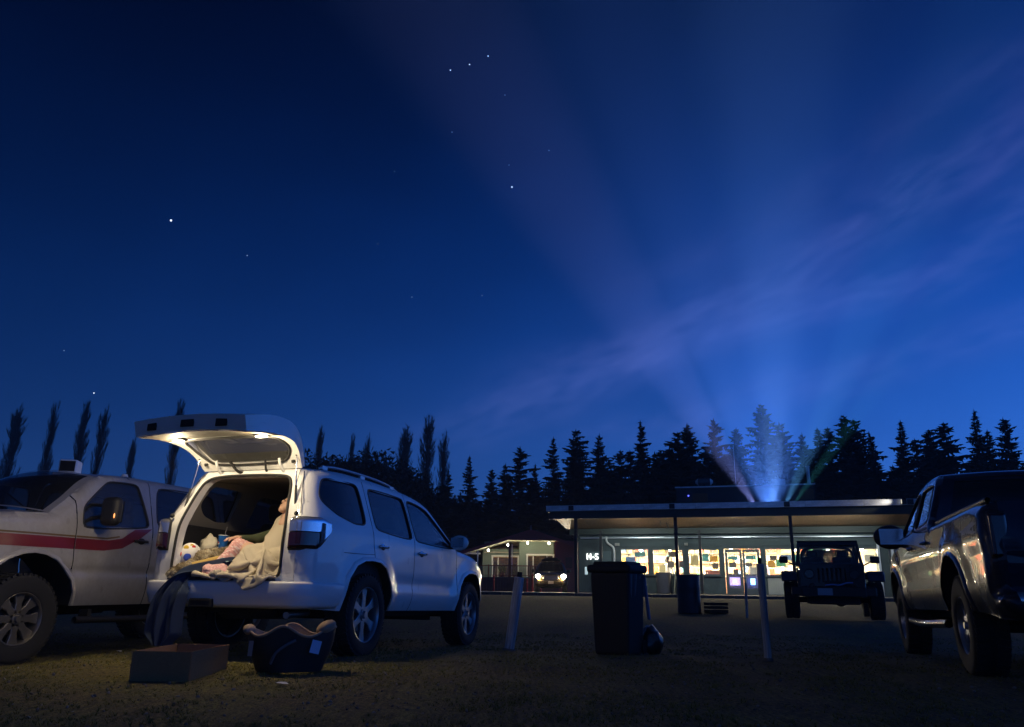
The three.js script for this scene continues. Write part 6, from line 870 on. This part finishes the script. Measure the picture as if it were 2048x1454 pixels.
{
  // big square bin with lid, and a bag at its foot
  const o = thing('rubbish_bin', 'tall dark square rubbish bin with lid, in front of the snack bar', 'bin'); const pl = M([0.014, 0.014, 0.016], 0.75);
  const taper = (w0, w1, h) => { const g = new RoundedBoxGeometry(1, 1, 1, 3, 0.06), p = g.attributes.position; for (let i = 0; i < p.count; i++) { const k = lerp(w0, w1, p.getY(i) + 0.5); p.setXYZ(i, p.getX(i) * k, (p.getY(i) + 0.5) * h, p.getZ(i) * k); } g.computeVertexNormals(); return g; };
  part(o, 'bin_body', taper(0.50, 0.58, 0.93), pl); part(o, 'bin_lid', tr(new RoundedBoxGeometry(0.66, 0.09, 0.66, 3, 0.04), 0, 0.965, 0), pl); part(o, 'lid_dome', tr(new RoundedBoxGeometry(0.52, 0.06, 0.52, 3, 0.028), 0, 1.02, 0), pl);
  part(o, 'liner_edge', grid(40, 6, (u, v) => { const z = lerp(0.24, -0.28, u); return [0.292 + 0.012 * Math.sin(u * 20) - 0.02 * v, 0.91 - 0.30 * v * (0.6 + 0.4 * Math.sin(u * 7)), z]; }), M([0.10, 0.10, 0.12], 0.35, { phys: true, clearcoat: 0.4 })); for (const s of [1, -1]) part(o, 'wheel', new THREE.CylinderGeometry(0.08, 0.08, 0.05, 20).rotateZ(Math.PI / 2).translate(s * 0.25, 0.08, -0.26), mat.rubber);
  o.rotation.y = -0.55; o.position.set(1.22, groundY(1.2, 8.95), -9.0); o.scale.set(0.80, 0.935, 0.80);
  const bg = new THREE.IcosahedronGeometry(0.16, 4), p = bg.attributes.position; for (let i = 0; i < p.count; i++) { const x = p.getX(i), y = p.getY(i), z = p.getZ(i), n = 1 + 0.16 * n3(x * 9, y * 9, z * 9); p.setXYZ(i, x * n * 0.8, Math.max(-0.12, y * n * 1.1) + 0.12, z * n); } const gg = mergeVertices(bg.deleteAttribute('uv').deleteAttribute('normal'), 1e-5); gg.computeVertexNormals(); const b2 = solo('rubbish_bag', gg, M([0.012, 0.012, 0.014], 0.35, { phys: true, clearcoat: 0.4 }), 'small black rubbish bag at the foot of the big bin', 'bag'); b2.position.set(1.62, groundY(1.6, 9.2), -9.25);
  const d = thing('oil_drum', 'dark round drum bin standing left of the doors, lit at its edge', 'bin'); part(d, 'drum', lathe([[0, 0], [0.30, 0], [0.305, 0.02], [0.295, 0.3], [0.31, 0.32], [0.295, 0.34], [0.295, 0.62], [0.31, 0.64], [0.295, 0.66], [0.30, 0.95], [0.285, 0.96], [0.28, 0.9], [0, 0.9]], 28), M([0.03, 0.035, 0.05], 0.35, { metalness: 0.4 })); part(d, 'drum_rim', tr(new THREE.TorusGeometry(0.30, 0.014, 8, 32), 0, 0.955, 0, Math.PI / 2), mat.trim); place(d, 4.75, 21.2);
  const cr = thing('low_crate', 'low dark crate on the ground beside the drum bin', 'crate'); for (let i = 0; i < 3; i++) for (const s of [1, -1]) { part(cr, 'slat', box(0.5, 0.07, 0.02, 0, 0.06 + i * 0.09, s * 0.18), M([0.05, 0.04, 0.03], 0.9)); part(cr, 'slat', box(0.02, 0.07, 0.34, s * 0.25, 0.06 + i * 0.09, 0), M([0.05, 0.04, 0.03], 0.9)); } part(cr, 'crate_base', box(0.5, 0.02, 0.36, 0, 0.02, 0), M([0.05, 0.04, 0.03], 0.9)); place(cr, 5.45, 21.2, 0.2);
}
// ------------------------------------------------------------------ trees
const bark = M([0.045, 0.038, 0.032], 0.95), needle = M([0.018, 0.026, 0.016], 0.95), twigM = M([0.05, 0.045, 0.045], 0.95), leafM = M([0.02, 0.022, 0.013], 0.95);
function tri(list) { const g = new THREE.BufferGeometry(); g.setAttribute('position', new THREE.Float32BufferAttribute(list, 3)); g.computeVertexNormals(); return g; }
function conifer(seed, H, W, dens) {                                  // crown of whorled, drooping boughs, each a spray of needle blades
  const q = mulberry(seed), T = [];
  const bough = (x0, y0, z0, a, L, droop, up) => {
    const n = Math.max(3, Math.round(L * 3.4)), ca = Math.cos(a), sa = Math.sin(a), f = (t) => { const r = L * t; return [x0 + ca * r, y0 + up * r - droop * r * r / Math.max(L, 0.3), z0 + sa * r]; };
    for (let i = 0; i < n; i++) { const t0 = i / n, A = f(t0), C = f((i + 1.4) / n), w = (0.30 + 0.50 * (1 - t0)) * Math.min(1, 0.30 + L * 0.3) * (0.6 + 0.8 * q());
      for (const s of [1, -1]) { const d = 0.3 + 0.5 * q(), B = [A[0] - sa * w * s + ca * w * d, A[1] - 0.25 * q() * w, A[2] + ca * w * s + sa * w * d]; T.push(...A, ...B, ...C); const D = [A[0] - sa * w * 0.6 * s + ca * 0.2 * w, A[1] - (0.35 + 0.55 * q()) * w, A[2] + ca * w * 0.6 * s + sa * 0.2 * w]; T.push(...A, ...D, ...C); } } };
  const lean = (q() - 0.5) * 0.5, sh = 0.62 + 0.35 * q(), lop = q() * 6.28, lopA = 0.35 * q(); let y = H * 0.03;
  while (y < H * 0.985) { const k = y / H, prof = Math.pow(1 - k, sh) * (0.72 + 0.55 * q()), L0 = Math.max(0.14, W * prof), m = Math.max(4, Math.round((7 + 4 * q()) * dens * (1 - 0.4 * k))), off = q() * 6.28;
    for (let i = 0; i < m; i++) { if (q() < 0.13) continue; const a = off + i / m * 6.28 + (q() - 0.5) * 0.6, L = L0 * (0.5 + 0.6 * q()) * (1 - lopA * Math.cos(a - lop)) * (q() < 0.06 ? 1.35 : 1); bough(lean * k * k, y + (q() - 0.5) * 0.4, 0, a, L, 0.14 + 0.20 * q(), lerp(-0.15, 0.50, k * k) + 0.18 * q()); } y += lerp(0.46, 0.22, k) * (0.7 + 0.7 * q()) * H / 15; }
  for (let i = 0; i < 8; i++) { const a = q() * 6.28; T.push(lean, H * (1 + 0.01 * q()), 0, lean + 0.12 * Math.cos(a), H - 0.45, 0.12 * Math.sin(a), lean - 0.03, H - 0.6, 0.04); }
  return { crown: tri(T), trunk: lathe([[0, 0], [0.22 * W / 3, 0], [0.14 * W / 3, H * 0.5], [0.02, H * 0.98], [0, H]], 8) };
}
function poplar(seed, H, W) {                                          // bare columnar poplar: steep limbs and fine twigs
  const q = mulberry(seed), T = []; const strip = (a, b, w) => { const d = V3(...b).sub(V3(...a)), s = V3(d.z + 0.01, 0, -d.x).setLength(w), t = V3(0.01, 0, 1).cross(d).setLength(w); for (const n of [s, t]) T.push(a[0] - n.x, a[1] - n.y, a[2] - n.z, a[0] + n.x, a[1] + n.y, a[2] + n.z, ...b); };
  for (let i = 0; i < 190; i++) { const y0 = H * (0.06 + 0.86 * q()), a = q() * 6.28, k = y0 / H, L = (1.6 + 2.2 * q()) * (1 - 0.55 * k) * H / 20, out = W * (0.20 + 0.62 * q()) * (0.35 + 0.60 * Math.sin(Math.PI * clamp(0.10 + 0.80 * k))); const A = [0, y0, 0], B = [Math.cos(a) * out * 0.7, y0 + L * 0.6, Math.sin(a) * out * 0.7], C = [Math.cos(a) * out, y0 + L * 1.25, Math.sin(a) * out]; strip(A, B, 0.035); strip(B, C, 0.022);
    for (let j = 0; j < 34; j++) { const t = 0.1 + 0.9 * q(), P = t < 0.5 ? A.map((v, n) => lerp(v, B[n], t * 2)) : B.map((v, n) => lerp(v, C[n], t * 2 - 1)), b = q() * 6.28, l = 0.35 + 0.6 * q(); strip(P, [P[0] + Math.cos(b) * l * 0.34, P[1] + l * 0.9, P[2] + Math.sin(b) * l * 0.34], 0.018); } }
  return { crown: tri(T), trunk: lathe([[0, 0], [0.30, 0], [0.20, H * 0.4], [0.03, H * 0.95], [0, H]], 8) };
}
function broad(seed, H, W) {                                           // dense round evergreen: clumps of small leaves through the crown
  const q = mulberry(seed), T = []; for (let c = 0; c < 150; c++) { const a = q() * 6.28, e = Math.acos(1 - 1.5 * q()), r = 0.55 + 0.45 * Math.cbrt(q()), cx = Math.cos(a) * Math.sin(e) * W * r, cy = H * 0.50 + Math.cos(e) * H * 0.46 * r, cz = Math.sin(a) * Math.sin(e) * W * r, s = 0.7 + 0.9 * q(); for (let i = 0; i < 60; i++) { const u = V3(q() - 0.5, q() - 0.5, q() - 0.5).normalize().multiplyScalar(s * (0.4 + 0.6 * q())), p = [cx + u.x, cy + u.y * 0.8, cz + u.z], l = 0.62; T.push(p[0], p[1], p[2], p[0] + (q() - 0.5) * l, p[1] + (q() - 0.5) * l, p[2] + (q() - 0.5) * l, p[0] + (q() - 0.5) * l, p[1] + (q() - 0.5) * l, p[2] + (q() - 0.5) * l); } }
  return { crown: tri(T), trunk: lathe([[0, 0], [0.35, 0], [0.25, H * 0.4], [0.05, H * 0.8], [0, H * 0.8]], 8) };
}
function plant(G, cm, name, label, group, x, z, s, turn, w = 1, y = 0.0) { const o = thing(name, label, 'tree', group); part(o, 'trunk', G.trunk, bark); part(o, 'crown', G.crown, cm); o.position.set(x, y, -z); o.rotation.y = turn; o.scale.set(s * w, s, s * w); return o; }
{
  const q = mulberry(41), K = [conifer(1, 15, 3.8, 1), conifer(2, 15, 3.1, 1.1), conifer(3, 15, 4.5, 0.9), conifer(4, 15, 3.6, 1.1), conifer(5, 15, 4.1, 1), conifer(6, 15, 3.3, 0.8), conifer(7, 15, 4.8, 0.95)];
  // skyline trees: [x, top height] at about 70 m, left to right
  const sky = [[-7.6, 10.2], [-5.7, 10.8], [-3.74, 12.3], [-1.7, 11.0], [-0.6, 11.4], [0.84, 12.9], [2.3, 11.6], [3.9, 14.0], [5.67, 14.5], [7.9, 14.1], [9.9, 12.6], [11.94, 15.6], [13.9, 13.0], [15.2, 14.4], [16.4, 15.5], [18.92, 16.0], [20.6, 14.9], [23.1, 17.1], [25.0, 15.6], [26.6, 14.6], [28.1, 15.0], [29.7, 15.4], [30.7, 16.2], [31.7, 16.0], [33.6, 15.1], [35.6, 15.8], [37.5, 14.4], [38.9, 15.2], [40.4, 15.9], [42.3, 16.8], [44.0, 15.2], [45.9, 16.4], [48.0, 15.6], [50.5, 16.2]];
  const tag = { 17: 'tallest conifer, rising straight above the projector beam', 11: 'tall conifer standing clear above its neighbours left of the beam', 2: 'slim conifer standing alone at the left end of the wood', 29: 'tallest conifer above the dark pickup at the right', 8: 'broad conifer rising behind the left end of the canopy' };
  const ord = ['first', 'second', 'third', 'fourth', 'fifth', 'sixth', 'seventh', 'eighth', 'ninth'], count = {}, nth = (x) => { const k = x < 2 ? 'left of the snack bar' : x < 14 ? 'behind the left half of the snack bar' : x < 27 ? 'around the projector beam' : x < 38 ? 'right of the projector beam' : 'above the dark pickup'; count[k] = (count[k] ?? -1) + 1; return `${ord[count[k]]} skyline conifer from the left, ${k}`; };
  sky.forEach(([x, h], i) => { const G = K[(i * 4 + (i >> 2)) % 7]; plant(G, needle, 'conifer', tag[i] ?? nth(x), 'conifers of the wood', x, 70 + 2.5 * (q() - 0.5), h / 15, q() * 6.28, 0.85 + 0.35 * q()); });
  const area = (x) => (x < 2 ? 'left of the snack bar' : x < 14 ? 'behind the left half of the snack bar' : x < 27 ? 'behind the projection room' : x < 38 ? 'right of the projection room' : 'above the dark pickup');
  for (let i = 0; i < 74; i++) { const x = -10 + i * 0.86 + (q() - 0.5), base = 9.4 + 3.7 * sstep(-2, 13, x) + 2.4 * (q() - 0.5); plant(K[(i * 3) % 7], needle, 'conifer', `shorter dark conifer filling the wood ${area(x)}`, 'inner conifers of the wood', x, 73 + 6 * q(), base / 15, q() * 6.28, 1.25); }
  for (let i = 0; i < 56; i++) { const x = -9 + i * 1.1 + (q() - 0.5); plant(K[(i * 2 + 1) % 7], needle, 'conifer', `low dark conifer at the wood edge ${area(x)}`, 'low conifers at the edge of the wood', x, 66 + 1.5 * q(), (5.5 + 2.4 * q()) / 15, q() * 6.28, 1.7); }
  const B = [broad(11, 11, 4.4), broad(12, 11, 3.8)];
  [[-19.2, 12.2, 0], [-16.2, 12.6, 1], [-13.0, 12.7, 0], [-10.2, 11.6, 1], [-8.2, 9.8, 0], [-5.4, 8.4, 1], [-21.8, 10.6, 1], [-2.6, 7.6, 0]].forEach(([x, h, k], i) => plant(B[k], leafM, 'round_tree', ['leftmost round dark tree, just right of the raised liftgate', 'second round dark tree from the liftgate', 'third round dark tree from the liftgate, widest crown', 'fourth round dark tree from the liftgate', 'fifth round dark tree, sloping down to the right', 'low round tree before the slim conifer', 'round dark tree half hidden behind the white SUV', 'lowest round tree at the foot of the conifers'][i], 'round trees behind the white SUV', x, 70 + 2 * (i % 2), h / 11.2, i * 1.3, 1));
  const Pp = [poplar(21, 20, 1.15), poplar(22, 20, 0.95), poplar(23, 20, 1.05)];
  [[-58.6, 20.5, 'leftmost bare poplar above the truck'], [-54.4, 20.9, 'second bare poplar, behind the loudspeaker box'], [-50.7, 20.9, 'third bare poplar from the left'], [-48.4, 20.6, 'fourth bare poplar from the left, close to the third'], [-44.5, 16.6, 'shorter bare poplar left of the raised liftgate'], [-39.6, 21.3, 'tall bare poplar rising above the raised liftgate']].forEach(([x, h, l], i) => plant(Pp[i % 3], twigM, 'poplar', l, 'bare poplars at the left', x, 90, h / 20, i * 1.7, i === 0 ? 1.25 : 1));
  [[-18.8, 19.5, 0.8, 'bare poplar tips above the round trees, leftmost group'], [-15.6, 18.6, 0.6, 'small bare poplar tip above the round trees'], [-14.1, 18.8, 0.6, 'bare poplar tip next to the small one'], [-10.4, 19.6, 1.5, 'pale bare poplar left of the tall one over the white SUV roof'], [-8.2, 21.0, 1.3, 'tall bare poplar above the middle of the white SUV'], [-6.6, 19.2, 0.9, 'bare poplar at the right end of its group']].forEach(([x, h, w, l], i) => plant(Pp[(i + 1) % 3], twigM, 'poplar', l, 'bare poplars behind the wood', x * 1.28, 96, h / 20, i * 2.1, w * 1.2));
}
// ------------------------------------------------------------------ stars
{
  const st = [[-168.6, 170.7, 344.7, 0.62], [-33.3, 251.7, 334.6, 0.33], [-23.6, 254.3, 333.4, 0.33], [-14.2, 257.8, 331.2, 0.33], [-32.9, 227.0, 351.9, 0.24], [-1.3, 204.0, 367.1, 0.42], [17.9, 220.2, 357.2, 0.2], [-3.0, 213.8, 361.5, 0.2], [-62.9, 207.9, 359.5, 0.22], [-54.4, 149.1, 388.8, 0.2], [-136.2, 160.8, 363.3, 0.24], [-200.1, 86.4, 359.0, 0.32], [-72.3, 174.0, 375.4, 0.2], [-5.5, 243.1, 342.5, 0.2], [-211.3, 104.1, 347.8, 0.2], [-16.8, 151.5, 391.4, 0.18]];
  const lab = ['brightest star, at the left of the sky', 'lower left star of three in a short row', 'middle star of three in a short row', 'upper right star of three in a short row', 'faint star below the row of three', 'second brightest star, at the middle of the sky', 'faint star right of the second brightest star', 'faint star just above the second brightest star', 'faint star left of the second brightest star', 'faint star low in the middle of the sky', 'faint star right of and below the brightest star', 'star low at the left, just above the poplars', 'faint star between the two brightest stars', 'faint star under the row of three, to the right', 'faint star at the far left above the poplars', 'faintest star low at the middle right'];
  const g = new THREE.SphereGeometry(1, 8, 6), m = glow([0.60, 0.75, 1.0], 0.9), m2 = glow([0.8, 0.88, 1.0], 2.2);
  st.forEach(([x, y, z, r], i) => { const o = solo('sky_star', g, r > 0.3 ? m2 : m, lab[i], 'star', 'stars'); o.position.set(x, 0.69 + y, -z); o.scale.setScalar(r * 0.75); });
}
// ------------------------------------------------------------------ the screen the picture falls on, behind the camera
{
  const o = thing('movie_screen', 'grey drive-in movie screen on posts behind the camera', 'screen'); part(o, 'screen_face', box(22, 10, 0.15, 0, 9.5, 0), M([0.22, 0.22, 0.225], 0.9)); for (const x of [-9, -3, 3, 9]) part(o, 'screen_post', box(0.4, 14.5, 0.4, x, 7.25, -0.5), steel);
  o.position.set(-15, 0, 46); o.rotation.y = Math.PI - LOT;
}
scene.traverse((o) => { if (o.isMesh) { o.castShadow = true; o.receiveShadow = true; } if (o.isLight && o.shadow) o.castShadow = true; });
renderer.render(scene, camera);
